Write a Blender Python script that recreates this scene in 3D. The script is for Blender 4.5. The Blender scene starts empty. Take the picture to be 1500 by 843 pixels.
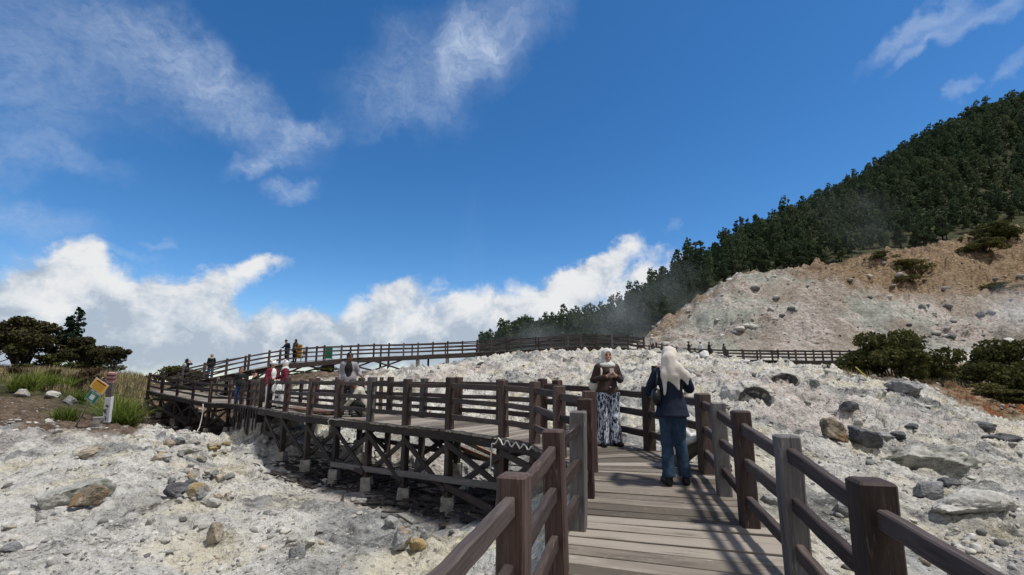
import bpy, math, random
import numpy as np
from mathutils import Vector, Matrix
R = math.radians
random.seed(11)
rng = np.random.default_rng(7)
scene = bpy.context.scene
C = scene.collection

# ------------------------------------------------------------------ camera model (metres, camera at the origin)
F = 700.0; CX, CY = 750.0, 421.5; PIT = R(10.5)
CP, SP = math.cos(PIT), math.sin(PIT)
def P(px, py, d):
    xc = (px-CX)/F; yc = -(py-CY)/F
    return Vector((xc*d, d*(CP-yc*SP), d*(yc*CP+SP)))
def PZ(px, d, z):
    yc = (z/d-SP)/CP
    return Vector(((px-CX)/F*d, d*(CP-yc*SP), z))
def T(py):
    yc = -(py-CY)/F
    return (yc*CP+SP)/(CP-yc*SP)

# ------------------------------------------------------------------ numpy noise
_perm = rng.permutation(512).astype(np.int64)
_perm = np.concatenate([_perm, _perm, _perm])
_g2 = np.stack([np.cos(np.arange(512)*2.399963), np.sin(np.arange(512)*2.399963)], 1)
_g3 = rng.normal(size=(512, 3)); _g3 /= np.linalg.norm(_g3, axis=1)[:, None]
def n2(x, y):
    xi = np.floor(x).astype(np.int64); yi = np.floor(y).astype(np.int64)
    xf = x-xi; yf = y-yi
    u = xf*xf*xf*(xf*(xf*6-15)+10); v = yf*yf*yf*(yf*(yf*6-15)+10)
    def g(ix, iy, fx, fy):
        h = _perm[(_perm[ix & 511]+iy) & 511]
        return _g2[h, 0]*fx+_g2[h, 1]*fy
    a = g(xi, yi, xf, yf); b = g(xi+1, yi, xf-1, yf)
    c = g(xi, yi+1, xf, yf-1); d = g(xi+1, yi+1, xf-1, yf-1)
    return ((a+(b-a)*u)+((c+(d-c)*u)-(a+(b-a)*u))*v)*1.4
def n3(x, y, z):
    xi = np.floor(x).astype(np.int64); yi = np.floor(y).astype(np.int64); zi = np.floor(z).astype(np.int64)
    xf = x-xi; yf = y-yi; zf = z-zi
    u = xf*xf*(3-2*xf); v = yf*yf*(3-2*yf); w = zf*zf*(3-2*zf)
    def g(a, b, c):
        h = _perm[(_perm[(_perm[(xi+a) & 511]+yi+b) & 511]+zi+c) & 511]
        return _g3[h, 0]*(xf-a)+_g3[h, 1]*(yf-b)+_g3[h, 2]*(zf-c)
    def L(a, b, t): return a+(b-a)*t
    return 1.5*L(L(L(g(0,0,0), g(1,0,0), u), L(g(0,1,0), g(1,1,0), u), v),
                 L(L(g(0,0,1), g(1,0,1), u), L(g(0,1,1), g(1,1,1), u), v), w)
def fbm2(x, y, o=4, gain=.5):
    s = 0; a = 1; f = 1
    for i in range(o):
        s = s+a*n2(x*f+i*17.3, y*f-i*9.1); a *= gain; f *= 2.03
    return s
_q = rng.uniform(-300, 300, (2, 20000)); RM = float(np.mean(1-2*np.abs(n2(_q[0], _q[1]))))
def ridg(x, y, o=4, gain=.5):
    s = 0; a = 1; f = 1
    for i in range(o):
        s = s+a*(1-RM-2*np.abs(n2(x*f+i*31.7, y*f+i*5.3))); a *= gain; f *= 2.07
    return s
def worley(x, y):
    xi = np.floor(x).astype(np.int64); yi = np.floor(y).astype(np.int64)
    f1 = np.full(x.shape, 9.); f2 = np.full(x.shape, 9.); idv = np.zeros(x.shape)
    for a in (-1, 0, 1):
        for b in (-1, 0, 1):
            h = _perm[(_perm[(xi+a) & 511]+yi+b) & 511]
            h2 = _perm[(h+77) & 511]; h3 = _perm[(h+191) & 511]
            dx = xi+a+h2/512.-x; dy = yi+b+h3/512.-y
            d = dx*dx+dy*dy
            m = d < f1
            f2 = np.where(m, f1, np.minimum(f2, d)); idv = np.where(m, h/512., idv); f1 = np.where(m, d, f1)
    return np.sqrt(f1), np.sqrt(f2), idv
def sstep(a, b, x):
    t = np.clip((x-a)/(b-a), 0, 1); return t*t*(3-2*t)

# ------------------------------------------------------------------ scene helpers
def tag(o, label=None, cat=None, group=None, kind=None):
    if label: o['label'] = label
    if cat: o['category'] = cat
    if group: o['group'] = group
    if kind: o['kind'] = kind
    return o
def thing(name, label, cat, loc=(0, 0, 0), rz=0, group=None):
    o = bpy.data.objects.new(name, None); C.objects.link(o)
    o.location = loc; o.rotation_euler = (0, 0, rz); o.empty_display_size = .1
    return tag(o, label, cat, group)
def mkmesh(name, v, f, mats=(), smooth=False, attrs=None, midx=None):
    me = bpy.data.meshes.new(name)
    v = np.asarray(v, dtype=np.float32)
    if isinstance(f, np.ndarray):
        n, k = f.shape
        me.vertices.add(len(v)); me.vertices.foreach_set('co', v.ravel())
        me.loops.add(n*k); me.loops.foreach_set('vertex_index', f.astype(np.int32).ravel())
        me.polygons.add(n); me.polygons.foreach_set('loop_start', np.arange(0, n*k, k, dtype=np.int32))
        me.update(calc_edges=True)
    else:
        me.from_pydata([tuple(map(float, q)) for q in v], [], f); me.update()
    for m in mats: me.materials.append(m)
    if midx is not None: me.polygons.foreach_set('material_index', np.asarray(midx, dtype=np.int32))
    if smooth: me.polygons.foreach_set('use_smooth', np.ones(len(me.polygons), dtype=bool))
    for nm, arr in (attrs or {}).items():
        arr = np.asarray(arr, dtype=np.float32)
        if arr.ndim == 1:
            a = me.attributes.new(nm, 'FLOAT', 'POINT'); a.data.foreach_set('value', arr)
        else:
            a = me.attributes.new(nm, 'FLOAT_VECTOR', 'POINT'); a.data.foreach_set('vector', arr.ravel())
    return me
def link(name, me, parent=None, loc=None):
    o = bpy.data.objects.new(name, me); C.objects.link(o)
    if parent is not None: o.parent = parent
    if loc is not None: o.location = loc
    return o

class MB:
    """collects shapes for ONE mesh object, with grain coordinates g and a random value rnd"""
    def __init__(s): s.v = []; s.f = []; s.g = []; s.r = []
    def add(s, vs, fs, g=None, r=None):
        o = len(s.v); s.v += [tuple(q) for q in vs]; s.f += [tuple(i+o for i in q) for q in fs]
        s.g += [tuple(q) for q in (g if g is not None else vs)]
        s.r += [random.random() if r is None else r]*len(vs)
        return s
    def beam(s, a, b, w, h, side=None, ch=.008, seg=1, jit=0., taper=1.):
        """chamfered timber from a to b; w along `side`, h along the third axis"""
        a = Vector(a); b = Vector(b); ax = (b-a); L = ax.length; ax.normalize()
        if side is None:
            side = ax.cross(Vector((0, 0, 1)))
            if side.length < .01: side = Vector((1, 0, 0))
        side = Vector(side); side = (side-ax*side.dot(ax)).normalized(); up = side.cross(ax).normalized()
        w2, h2 = w/2, h/2; c = min(ch, w2*.4, h2*.4)
        prof = [(-w2+c, -h2), (w2-c, -h2), (w2, -h2+c), (w2, h2-c), (w2-c, h2), (-w2+c, h2), (-w2, h2-c), (-w2, -h2+c)]
        rows = [(-0., .0)]+[(i/seg, 1) for i in range(1, seg)]+[(1., 0.)]
        vs = []; gs = []; ofs = random.random()*50; rr = random.random()
        st = [(0., 1-2*c/max(w, .01))]+[(c/L, 1.)]+[(i/seg, 1.) for i in range(1, seg)]+[(1-c/L, 1.), (1., 1-2*c/max(w, .01))]
        for t, sc in st:
            k = sc*(1+(taper-1)*t)
            jx, jy = (random.gauss(0, jit), random.gauss(0, jit)) if jit else (0, 0)
            for (x, y) in prof:
                e = random.gauss(0, jit*.35) if jit else 0
                p = a+ax*(t*L)+side*(x*k+jx+e)+up*(y*k+jy+e)
                vs.append(p); gs.append((t*L+ofs, x+ofs, y))
        fs = []; n = len(st)
        for i in range(n-1):
            for j in range(8):
                fs.append((i*8+j, i*8+(j+1) % 8, (i+1)*8+(j+1) % 8, (i+1)*8+j))
        fs.append(tuple(reversed(range(8)))); fs.append(tuple((n-1)*8+j for j in range(8)))
        return s.add(vs, fs, gs, rr)
    def tube(s, pts, r, n=6, r2=None, cap=True):
        pts = [Vector(p) for p in pts]; m = len(pts); vs = []; gs = []; ofs = random.random()*9
        prev = None; run = 0
        for i, p in enumerate(pts):
            d = (pts[min(i+1, m-1)]-pts[max(i-1, 0)]).normalized()
            if prev is None:
                u = d.cross(Vector((0, 0, 1)));
                if u.length < .05: u = d.cross(Vector((1, 0, 0)))
            else: u = prev-d*prev.dot(d)
            u.normalize(); prev = u; w = d.cross(u)
            rr = r if r2 is None else r+(r2-r)*i/(m-1)
            if i: run += (p-pts[i-1]).length
            for k in range(n):
                an = 2*math.pi*k/n
                vs.append(p+u*(math.cos(an)*rr)+w*(math.sin(an)*rr)); gs.append((run+ofs, math.cos(an)*rr, math.sin(an)*rr))
        fs = [(i*n+k, i*n+(k+1) % n, (i+1)*n+(k+1) % n, (i+1)*n+k) for i in range(m-1) for k in range(n)]
        if cap: fs.append(tuple(reversed(range(n)))); fs.append(tuple((m-1)*n+k for k in range(n)))
        return s.add(vs, fs, gs)
    def box(s, c, size, M=None, ch=.006):
        c = Vector(c); M = M or Matrix.Identity(3)
        a = c-M@Vector((0, 0, size[2]/2)); b = c+M@Vector((0, 0, size[2]/2))
        return s.beam(a, b, size[0], size[1], side=M@Vector((1, 0, 0)), ch=ch)
    def ball(s, c, r, n=10, m=7):
        c = Vector(c); vs = [c+Vector((0, 0, r[2]))]
        for i in range(1, m):
            t = math.pi*i/m
            for k in range(n):
                a = 2*math.pi*k/n
                vs.append(c+Vector((r[0]*math.sin(t)*math.cos(a), r[1]*math.sin(t)*math.sin(a), r[2]*math.cos(t))))
        vs.append(c-Vector((0, 0, r[2])))
        fs = [(0, 1+k, 1+(k+1) % n) for k in range(n)]
        for i in range(m-2):
            for k in range(n):
                fs.append((1+i*n+k, 1+(i+1)*n+k, 1+(i+1)*n+(k+1) % n, 1+i*n+(k+1) % n))
        e = len(vs)-1
        fs += [(e, 1+(m-2)*n+(k+1) % n, 1+(m-2)*n+k) for k in range(n)]
        return s.add(vs, fs)
    def build(s, name, mat, parent=None, smooth=False, loc=None):
        me = mkmesh(name, s.v, s.f, [mat], smooth, {'g': s.g, 'rnd': s.r})
        if loc is not None:
            l = Vector(loc); me.transform(Matrix.Translation(-l)); return link(name, me, parent, l)
        return link(name, me, parent)

# ------------------------------------------------------------------ node helpers
class NT:
    def __init__(s, tree): s.t = tree; s.n = tree.nodes; s.l = tree.links
    def set(s, sock, v):
        if hasattr(v, 'is_output'): s.l.new(v, sock)
        elif isinstance(v, bpy.types.Node): s.l.new(v.outputs[0], sock)
        elif v is not None:
            if sock.type == 'RGBA' and len(v) == 3: v = (*v, 1)
            sock.default_value = v
    def node(s, typ, **kw):
        nd = s.n.new(typ)
        ins = kw.pop('ins', {})
        for k, v in kw.items(): setattr(nd, k, v)
        for k, v in ins.items(): s.set(nd.inputs[k], v)
        return nd
    def math(s, op, a, b=None, c=None, clamp=False):
        nd = s.n.new('ShaderNodeMath'); nd.operation = op; nd.use_clamp = clamp
        for i, v in enumerate((a, b, c)):
            if v is not None: s.set(nd.inputs[i], v)
        return nd.outputs[0]
    def vmath(s, op, a, b=None, out=0):
        nd = s.n.new('ShaderNodeVectorMath'); nd.operation = op
        s.set(nd.inputs[0], a)
        if b is not None:
            if op == 'SCALE': s.set(nd.inputs['Scale'], b)
            else: s.set(nd.inputs[1], b)
        return nd.outputs[out]
    def noise(s, vec, scale, detail=4, rough=.55, dist=0, out='Fac', typ='FBM'):
        nd = s.n.new('ShaderNodeTexNoise'); nd.noise_type = typ
        if vec is not None: s.set(nd.inputs['Vector'], vec)
        nd.inputs['Scale'].default_value = scale; nd.inputs['Detail'].default_value = detail
        nd.inputs['Roughness'].default_value = rough; nd.inputs['Distortion'].default_value = dist
        return nd.outputs[out]
    def voro(s, vec, scale, feat='F1', out='Distance', rand=1):
        nd = s.n.new('ShaderNodeTexVoronoi'); nd.feature = feat
        s.set(nd.inputs['Vector'], vec); nd.inputs['Scale'].default_value = scale; nd.inputs['Randomness'].default_value = rand
        return nd.outputs[out]
    def ramp(s, fac, stops, interp='LINEAR'):
        nd = s.n.new('ShaderNodeValToRGB'); cr = nd.color_ramp; cr.interpolation = interp
        while len(cr.elements) < len(stops): cr.elements.new(.5)
        for e, (p, c) in zip(cr.elements, stops):
            e.position = p; e.color = (*c, 1) if len(c) == 3 else c
        s.set(nd.inputs[0], fac); return nd.outputs[0]
    def mix(s, fac, a, b, mode='MIX'):
        nd = s.n.new('ShaderNodeMix'); nd.data_type = 'RGBA'; nd.blend_type = mode
        s.set(nd.inputs[0], fac); s.set(nd.inputs[6], a); s.set(nd.inputs[7], b); return nd.outputs[2]
    def rng(s, v, a, b, c=0, d=1, smooth=False):
        nd = s.n.new('ShaderNodeMapRange'); nd.interpolation_type = 'SMOOTHSTEP' if smooth else 'LINEAR'
        s.set(nd.inputs[0], v)
        for i, q in enumerate((a, b, c, d)): s.set(nd.inputs[1+i], q)
        return nd.outputs[0]
    def attr(s, name, out='Fac'):
        nd = s.n.new('ShaderNodeAttribute'); nd.attribute_name = name; return nd.outputs[out]
    def bump(s, h, strength=.5, dist=.02, normal=None):
        nd = s.n.new('ShaderNodeBump'); nd.inputs['Strength'].default_value = strength; nd.inputs['Distance'].default_value = dist
        s.set(nd.inputs['Height'], h)
        if normal is not None: s.set(nd.inputs['Normal'], normal)
        return nd.outputs[0]
def newmat(name):
    m = bpy.data.materials.new(name); m.use_nodes = True
    nt = NT(m.node_tree); b = m.node_tree.nodes['Principled BSDF']
    b.inputs['Roughness'].default_value = .8
    if 'Specular IOR Level' in b.inputs: b.inputs['Specular IOR Level'].default_value = .3
    return m, nt, b
def plain(name, col, rough=.7, var=.25, scale=30, bump=0.):
    m, nt, b = newmat(name)
    tc = nt.node('ShaderNodeTexCoord').outputs['Object']
    n = nt.noise(tc, scale, 4)
    c2 = tuple(max(0, x*(1-var)) for x in col); c3 = tuple(min(1, x*(1+var)) for x in col)
    nt.set(b.inputs['Base Color'], nt.ramp(n, [(.3, c2), (.7, c3)])); b.inputs['Roughness'].default_value = rough
    if bump: nt.set(b.inputs['Normal'], nt.bump(n, bump, .01))
    return m
def wood(name, c_dark, c_mid, c_light, gscale=1., rough=.75, bump=.35, rv=.34, fw=.6):
    m, nt, b = newmat(name)
    g = nt.attr('g', 'Vector'); r = nt.attr('rnd')
    v = nt.vmath('MULTIPLY', g, (2.2*gscale, 38*gscale, 38*gscale))
    fine = nt.noise(v, 1.6, 6, .65, .4)
    v2 = nt.vmath('MULTIPLY', g, (1.2, 9, 9))
    big = nt.noise(v2, 1.0, 4, .6, .8)
    f = nt.math('ADD', nt.math('MULTIPLY', fine, fw), nt.math('MULTIPLY', big, 1.1-fw))
    f = nt.math('ADD', f, nt.math('MULTIPLY', nt.math('SUBTRACT', r, .5), rv))
    col = nt.ramp(f, [(.3, c_dark), (.55, c_mid), (.8, c_light)])
    crack = nt.noise(nt.vmath('MULTIPLY', g, (1.0, 60, 60)), 1.0, 3, .5)
    col = nt.mix(nt.rng(crack, .66, .74), col, tuple(x*.3 for x in c_dark))
    fl = nt.noise(nt.vmath('MULTIPLY', g, (9, 95, 95)), 1.0, 2, .5); fz = nt.noise(nt.vmath('MULTIPLY', g, (2.5, 7, 7)), 1.0, 3, .6)
    col = nt.mix(nt.math('MULTIPLY', nt.rng(fl, .60, .70), nt.rng(fz, .50, .66)), col, tuple(min(.5, x*1.9+.02) for x in c_light))
    stn = nt.noise(nt.vmath('ADD', nt.vmath('MULTIPLY', g, (1.3, 5, 5)), (7, 3, 1)), 1.0, 4, .6)
    col = nt.mix(nt.rng(stn, .55, .72, 0, .45), col, tuple(x*.55 for x in c_dark))
    nt.set(b.inputs['Base Color'], col); b.inputs['Roughness'].default_value = rough
    h = nt.math('SUBTRACT', fine, nt.math('MULTIPLY', nt.rng(crack, .62, .74), .9))
    nt.set(b.inputs['Normal'], nt.bump(h, bump, .006))
    return m
# ------------------------------------------------------------------ terrain: profiles (distance, photo row if >100 else height)
COLS = {
 -500: [(1.5,-2.3),(6,-2.5),(14,-1.6),(20,-1.5),(30,.3),(45,.8),(80,-2),(400,-10)],
 0:   [(1.5,-2.4),(4,-2.9),(7,838),(10,722),(13.5,644),(15,633),(18,608),(21,588),(25,562),(30,546),(36,541),(60,-1),(100,-5),(400,-10)],
 100: [(1.5,-2.4),(4,-2.9),(7,838),(10,720),(14,643),(15.5,630),(18,621),(21,600),(25,570),(30,546),(36,542),(60,-1),(100,-5),(400,-10)],
 210: [(1.5,-2.4),(4,-2.9),(7,838),(10,718),(14.2,642),(17,632),(22,626),(28,616),(31,566),(34,551),(40,-.3),(60,-2),(100,-5),(400,-10)],
 330: [(1.5,-2.4),(4,-2.9),(7,-2.8),(10,720),(14,680),(18,659),(24,646),(28,-2.7),(31,-1.4),(38,-.4),(60,-2),(100,-5),(400,-10)],
 450: [(1.5,-2.3),(4,-2.85),(6.6,840),(9,762),(13,693),(16,650),(19,602),(23,572),(28,553),(33,546),(38,545),(45,.1),(60,-1),(100,-5),(400,-10)],
 540: [(1.5,-2.3),(3.5,-2.8),(6.7,842),(9,775),(11.3,710),(14,676),(18,628),(22,585),(27,556),(32,548),(37,546),(45,0),(60,-1),(100,-5),(400,-10)],
 600: [(1.5,-2.2),(3,-2.75),(6.8,842),(8.5,782),(10.4,733),(13,690),(16,647),(20,608),(26,566),(32,547),(37,545),(45,0),(60,-1),(100,-5),(400,-10)],
 700: [(1.5,-1.8),(3,-2.4),(6.5,842),(9.3,748),(12,695),(16,642),(21,597),(26,560),(31,538),(35,530),(38,530),(46,1),(60,0),(100,-3),(190,532),(250,5),(400,-5)],
 770: [(1.5,-1.7),(3,-2.2),(6,-2.1),(9,-2.0),(11,-1.95),(14,648),(18,605),(24,560),(30,530),(34,520),(39,520),(46,1.5),(60,.5),(100,2),(190,522),(250,10),(400,0)],
 840: [(1.5,-1.75),(4,-1.9),(7,-1.7),(9,-1.55),(11,-1.5),(14,630),(18,592),(24,552),(30,528),(34,519),(39,519),(46,2),(60,1.5),(100,5),(190,510),(250,15),(400,0)],
 900: [(1.5,-1.8),(4,-1.75),(7,-1.45),(8.7,656),(12,622),(17,580),(24,545),(30,527),(34,518.5),(39,518),(46,2),(60,2),(110,508),(190,490),(250,20),(400,0)],
 950: [(1.5,-1.8),(4,-1.7),(7,-1.4),(9,655),(12,618),(17,577),(24,545),(30,525),(34,518),(38,516),(46,1.9),(55,512),(70,500),(80,498),(110,492),(195,462),(250,40),(400,10)],
 1000:[(1.5,-1.8),(4,-1.7),(6,-1.5),(8,-1.3),(10,640),(13,605),(18,570),(25,540),(31,524),(36,520),(42,1.4),(49,1.65),(56,502),(66,474),(74,462),(84,461),(100,440),(200,438),(260,40),(400,20)],
 1050:[(1.5,-1.75),(4.5,-1.65),(6.5,-1.35),(8.5,-1.2),(11,625),(15,580),(20,555),(27,535),(33,527),(38,525),(44,1.3),(49,1.6),(57,498),(68,447),(76,430),(86,430),(100,410),(205,418),(260,50),(400,30)],
 1100:[(1.5,-1.75),(4.4,-1.6),(6.5,-1.3),(8.5,-1.15),(12,612),(16,572),(21,553),(28,538),(34,536),(40,540),(46,.55),(52,510),(62,455),(72,412),(78,404),(86,404),(100,395),(208,392),(260,90),(400,40)],
 1170:[(1.5,-1.8),(4.2,-1.7),(6.5,-1.5),(9,665),(12,625),(16,590),(20,566),(26,546),(34,540),(42,542),(48,531),(58,470),(68,420),(76,400),(84,398),(92,401),(110,380),(212,358),(260,70),(400,50)],
 1250:[(1.5,-1.8),(4,-1.7),(6,740),(9,672),(13,628),(18,590),(23,563),(28,551),(36,548),(45,542),(50,522),(60,478),(70,430),(77,406),(86,396),(94,397),(110,360),(218,319),(270,60),(400,60)],
 1340:[(1.5,-1.8),(4.7,843),(7,748),(10,685),(14,638),(18,598),(22,565),(24.5,554),(27,563),(32,556),(45,545),(55,502),(66,458),(75,440),(84,388),(92,378),(104,366),(125,335),(226,265),(300,85),(400,80)],
 1420:[(1.5,-1.8),(4.7,843),(7,748),(10,690),(14,648),(18,622),(21,608),(24,603),(26.5,583),(30,568),(36,557),(48,525),(55,502),(66,462),(74,445),(82,396),(90,362),(100,360),(120,325),(238,216),(310,99),(400,99)],
 1500:[(1.5,-1.8),(4.7,843),(7,755),(10,700),(14,662),(18,640),(21.5,628),(24,618),(27,592),(32,566),(40,.2),(50,515),(60,488),(70,462),(80,436),(88,386),(98,348),(108,342),(130,298),(252,188),(340,99),(400,99)],
 1600: [(1.5,-1.8),(4.7,-1.8),(7,-1.9),(10,-2.1),(18,-2.3),(24,-2.2),(30,-.6),(40,.3),(50,515),(60,488),(70,465),(80,434),(88,380),(98,336),(108,328),(130,282),(262,158),(340,99),(400,99)],
 1900:[(1.5,-1.8),(4.7,-1.8),(10,-2),(18,-2.3),(24,-2.3),(32,0),(50,2),(70,8),(98,25),(130,45),(255,168),(340,99),(400,99)],
}
_px = sorted(COLS); _u = np.array([(p-750)/700/1.02 for p in _px])
_LY = np.linspace(math.log(1.2), math.log(420), 420)
_tab = []
for p in _px:
    Y = [a for a, _ in COLS[p]]; z = [b if b < 100 else a*T(b) for a, b in COLS[p]]
    _tab.append(np.interp(_LY, np.log(Y), z))
_tab = np.array(_tab)
_UF = np.linspace(-1.8, 1.7, 500)
_t2 = np.array([np.interp(_UF, _u, _tab[:, j]) for j in range(len(_LY))]).T
def _sm(a, k, ax):
    w = np.exp(-.5*(np.arange(-3*k, 3*k+1)/k)**2); w /= w.sum()
    pad = [(0, 0), (0, 0)]; pad[ax] = (3*k, 3*k)
    b = np.pad(a, pad, mode='edge'); return np.apply_along_axis(lambda q: np.convolve(q, w, 'valid'), ax, b)
_t2 = _sm(_sm(_t2, 3, 1), 5, 0)
def base_z(x, y):
    r = np.sqrt(x*x+y*y); yy = np.maximum(y, .5*r)
    u = np.clip(x/np.maximum(yy, .01), -1.79, 1.69); ly = np.clip(np.log(np.maximum(yy, 1.2)), _LY[0], _LY[-1]-1e-6)
    iu = (u-_UF[0])/(_UF[1]-_UF[0]); il = (ly-_LY[0])/(_LY[1]-_LY[0])
    a = np.clip(iu.astype(int), 0, len(_UF)-2); b = np.clip(il.astype(int), 0, len(_LY)-2); fa = iu-a; fb = il-b
    return (_t2[a, b]*(1-fa)+_t2[a+1, b]*fa)*(1-fb)+(_t2[a, b+1]*(1-fa)+_t2[a+1, b+1]*fa)*fb, u, yy
DZ0 = DZM = 0.
def terrain(x, y):
    """height and cover weights: soil, ochre, greenfloor, pink"""
    x = np.asarray(x, float); y = np.asarray(y, float)
    z, u, Y = base_z(x, y)
    px = 750+u*714
    w1 = fbm2(x*.35+3, y*.35, 3); w2 = fbm2(x*.9, y*.9+8, 3)
    # --- covers
    soilL = sstep(15.0, 15.9, Y+w2*.5)*sstep(232, 205, px+w1*8)
    soilP = sstep(20.5, 23.5, Y+w2*1.2)*sstep(200, 215, px)*sstep(368, 340, px)
    soilU = sstep(26, 28.5, Y+w1*1.5)*sstep(600, 500, px+w1*25)*sstep(330, 360, px)
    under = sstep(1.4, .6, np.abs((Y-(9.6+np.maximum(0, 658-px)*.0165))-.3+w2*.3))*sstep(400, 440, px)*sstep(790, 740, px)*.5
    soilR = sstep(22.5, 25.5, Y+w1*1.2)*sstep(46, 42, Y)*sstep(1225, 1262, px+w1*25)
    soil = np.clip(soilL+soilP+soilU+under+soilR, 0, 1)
    hill = sstep(47, 53, Y+w1*1.5)*sstep(930, 960, px)
    ochreR = sstep(20.2, 21.4, Y+w2*.7)*sstep(32, 27, Y)*sstep(1352, 1400, px+w1*18+(Y-22)*2)
    ochreB = sstep(.15, .45, w1)*sstep(34, 37, Y)*sstep(46, 43, Y)*sstep(1110, 1130, px)*.9
    edge = sstep(0, 1, (px-1160)/75+(Y-74)/9+w1*.6)
    edgeL = sstep(.0, .6, .55-np.abs((Y-60-(px-980)*.09)-8)/9+w1*.3)*sstep(1210, 1120, px)
    ochreH = hill*np.clip(np.maximum(edge*sstep(1120, 1230, px)*sstep(70, 77, Y+w2*2+sstep(1330,1500,px)*-3), edgeL*.75), 0, 1)
    ochre = np.clip(ochreR+ochreB+ochreH, 0, 1)
    ridgeY = np.interp(px, [700, 890, 950, 1000, 1050, 1100, 1170, 1250, 1300, 1420, 1500, 1900], [60, 60, 72, 79, 82, 83, 88, 91, 97, 97, 104, 108])
    green = sstep(0, 5, Y-ridgeY+w1*2)*sstep(690, 720, px)+sstep(44, 60, Y)*sstep(720, 690, px)+sstep(19, 24, Y+w1*2)*sstep(222, 200, px)+sstep(33, 37, Y)*sstep(430, 330, px)
    green = np.clip(green, 0, 1)
    pink = sstep(-.1, .5, fbm2(x*.16+20, y*.16, 3)+np.where(hill > .5, .1, np.where((px > 1020) & (px < 1260) & (Y < 24) & (Y > 9), .3, -.25)))
    # --- relief
    white = (1-soil)*(1-green)*(1-hill)
    sc = np.clip(Y/14., .55, 1.0)
    dx = x+w1*.5; dy = y+w2*.35
    f1, f2, idv = worley(dx*.8, dy*1.25)
    g1, g2, idg = worley(dx*2.6+5, dy*3.4)
    k1, k2, idk = worley(x*7.5, y*8.5)
    strata = np.abs(((z*2.3+w1*.9+x*.12) % 1)-.5)*2
    rot1 = x*.80-y*.60; rot2 = x*.60+y*.80
    crk = np.maximum(0, 1-np.abs(n2(rot1*.42+9, rot2*.95))*8)+.6*np.maximum(0, 1-np.abs(n2(x*1.1+5, y*1.5))*7)
    dz = .29*ridg(x*.36, y*.52, 3, .42)-.14*crk-.15*ridg(rot1*.75, rot2*1.7, 3, .55)-.06*ridg(x*2.9, y*3.6, 3, .6)+.022*ridg(x*11, y*12, 2)
    dz += sstep(.25, .75, fbm2(x*.5-9, y*.5, 2)+.35)*(.27*(.55-f1)*sstep(.3, .8, idv)+.13*(.5-g1)*sstep(.3, .85, idg))
    dz += .07*np.maximum(0, .48-k1)*sstep(.35, .8, idk)*(.3+sstep(-.2, .4, fbm2(x*.7, y*.7+30, 2)))
    dz += .10*(sstep(.25, .75, strata)-.5)*sstep(-.4, .3, w1)
    amp = sc*(1-.55*soil)
    legs = sstep(2.6, 1.0, np.abs((Y-(9.6+np.maximum(0, 658-px)*.0165))-.4))*sstep(385, 405, px)*sstep(800, 770, px)
    amp = amp*(1-.65*legs)*(1-.35*sstep(640, 560, px)*sstep(17, 15, Y)); z = z-.14*legs-.22*soilP-.10*sstep(600, 540, px)*sstep(9, 11, Y)*sstep(16, 14.5, Y)
    near_deck = sstep(4.5, 1.5, np.abs(x-.25*y-.6))*sstep(7.5, 5, y)
    amp = amp*(1-.75*near_deck)
    mound = sstep(17, 24, Y)*sstep(46, 40, Y)*white
    dzm = .30*ridg(x*.30, y*.36, 4, .6)+.22*(.45-f1)*2-.16*ridg(x*1.0, y*1.1, 3, .6)-.12
    hd = 1.5*ridg(x*.10, y*.13, 3)-.6*ridg(x*.24, y*.26, 4, .55)+.16*ridg(x*1.2, y*1.2, 2)+1.0*(.5-worley(x*.45, y*.5)[0])
    oc1, oc2, oci = worley(x*.2+w1*.4, y*.2)
    hd += ochreH*(3.2*(.5-oc1)*sstep(.2, .7, oci)+1.3*(.5-worley(x*.55, y*.5)[0])-.7*ridg(x*.2+9, y*.22, 3, .5))
    gd = 1.5*fbm2(x*.06, y*.06, 3)
    dz = dz*amp*(1-hill)*(1-green)+dzm*mound*.6+hd*hill*(1-green)*sstep(47, 58, Y)*.8+gd*green*sstep(80, 110, Y)+green*sstep(60, 40, Y)*.12*fbm2(x, y, 3)
    dz += soil*(.05*ridg(x*.9, y*1.1, 3)+.03*ridg(x*3, y*4, 2))
    dz += ochreR*(.35*ridg(x*.5, y*.7, 3)+.15*strata)
    dz = dz-DZ0*amp*(1-hill)*(1-green)-DZM*mound*.6
    return z+dz, soil, ochre, green, pink, hill
_qd = rng.uniform(4.5, 15, 6000); _qu = rng.uniform(-1.1, .2, 6000)
DZ0 = float(np.mean(terrain(_qu*_qd, _qd)[0]-base_z(_qu*_qd, _qd)[0]))
_qd = rng.uniform(27, 38, 6000); _qu = rng.uniform(-.05, .25, 6000)
DZM = float(np.mean(terrain(_qu*_qd, _qd)[0]-base_z(_qu*_qd, _qd)[0]))/.6*1.0
print('relief means', DZ0, DZM)
def gz(x, y):
    return float(terrain(np.array([x]), np.array([y]))[0][0])
def on_ground(px, py, dmin=3, dmax=140):
    """first hit of the photo ray with the ground: world point"""
    d = np.exp(np.linspace(math.log(dmin), math.log(dmax), 500))
    v = P(px, py, 1.0); z = terrain(v.x*d, v.y*d)[0]
    hit = np.nonzero(v.z*d < z)[0]
    i = hit[0] if len(hit) else 499
    return Vector((v.x*d[i], v.y*d[i], z[i])), d[i]

# grid: fine inside the view wedge, coarse all round
uu = np.arange(-1.2, 1.2, .0027)
th = np.arctan(uu)
side = np.linspace(th[-1]+.02, 2*math.pi+th[0]-.02, 70)
thall = np.concatenate([th, side]); nth = len(thall)
rr_ = np.concatenate([[.25], np.exp(np.linspace(math.log(1.2), math.log(60), 820)), np.exp(np.linspace(math.log(60.6), math.log(330), 150)), [420, 700, 1500, 3500]])
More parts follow.
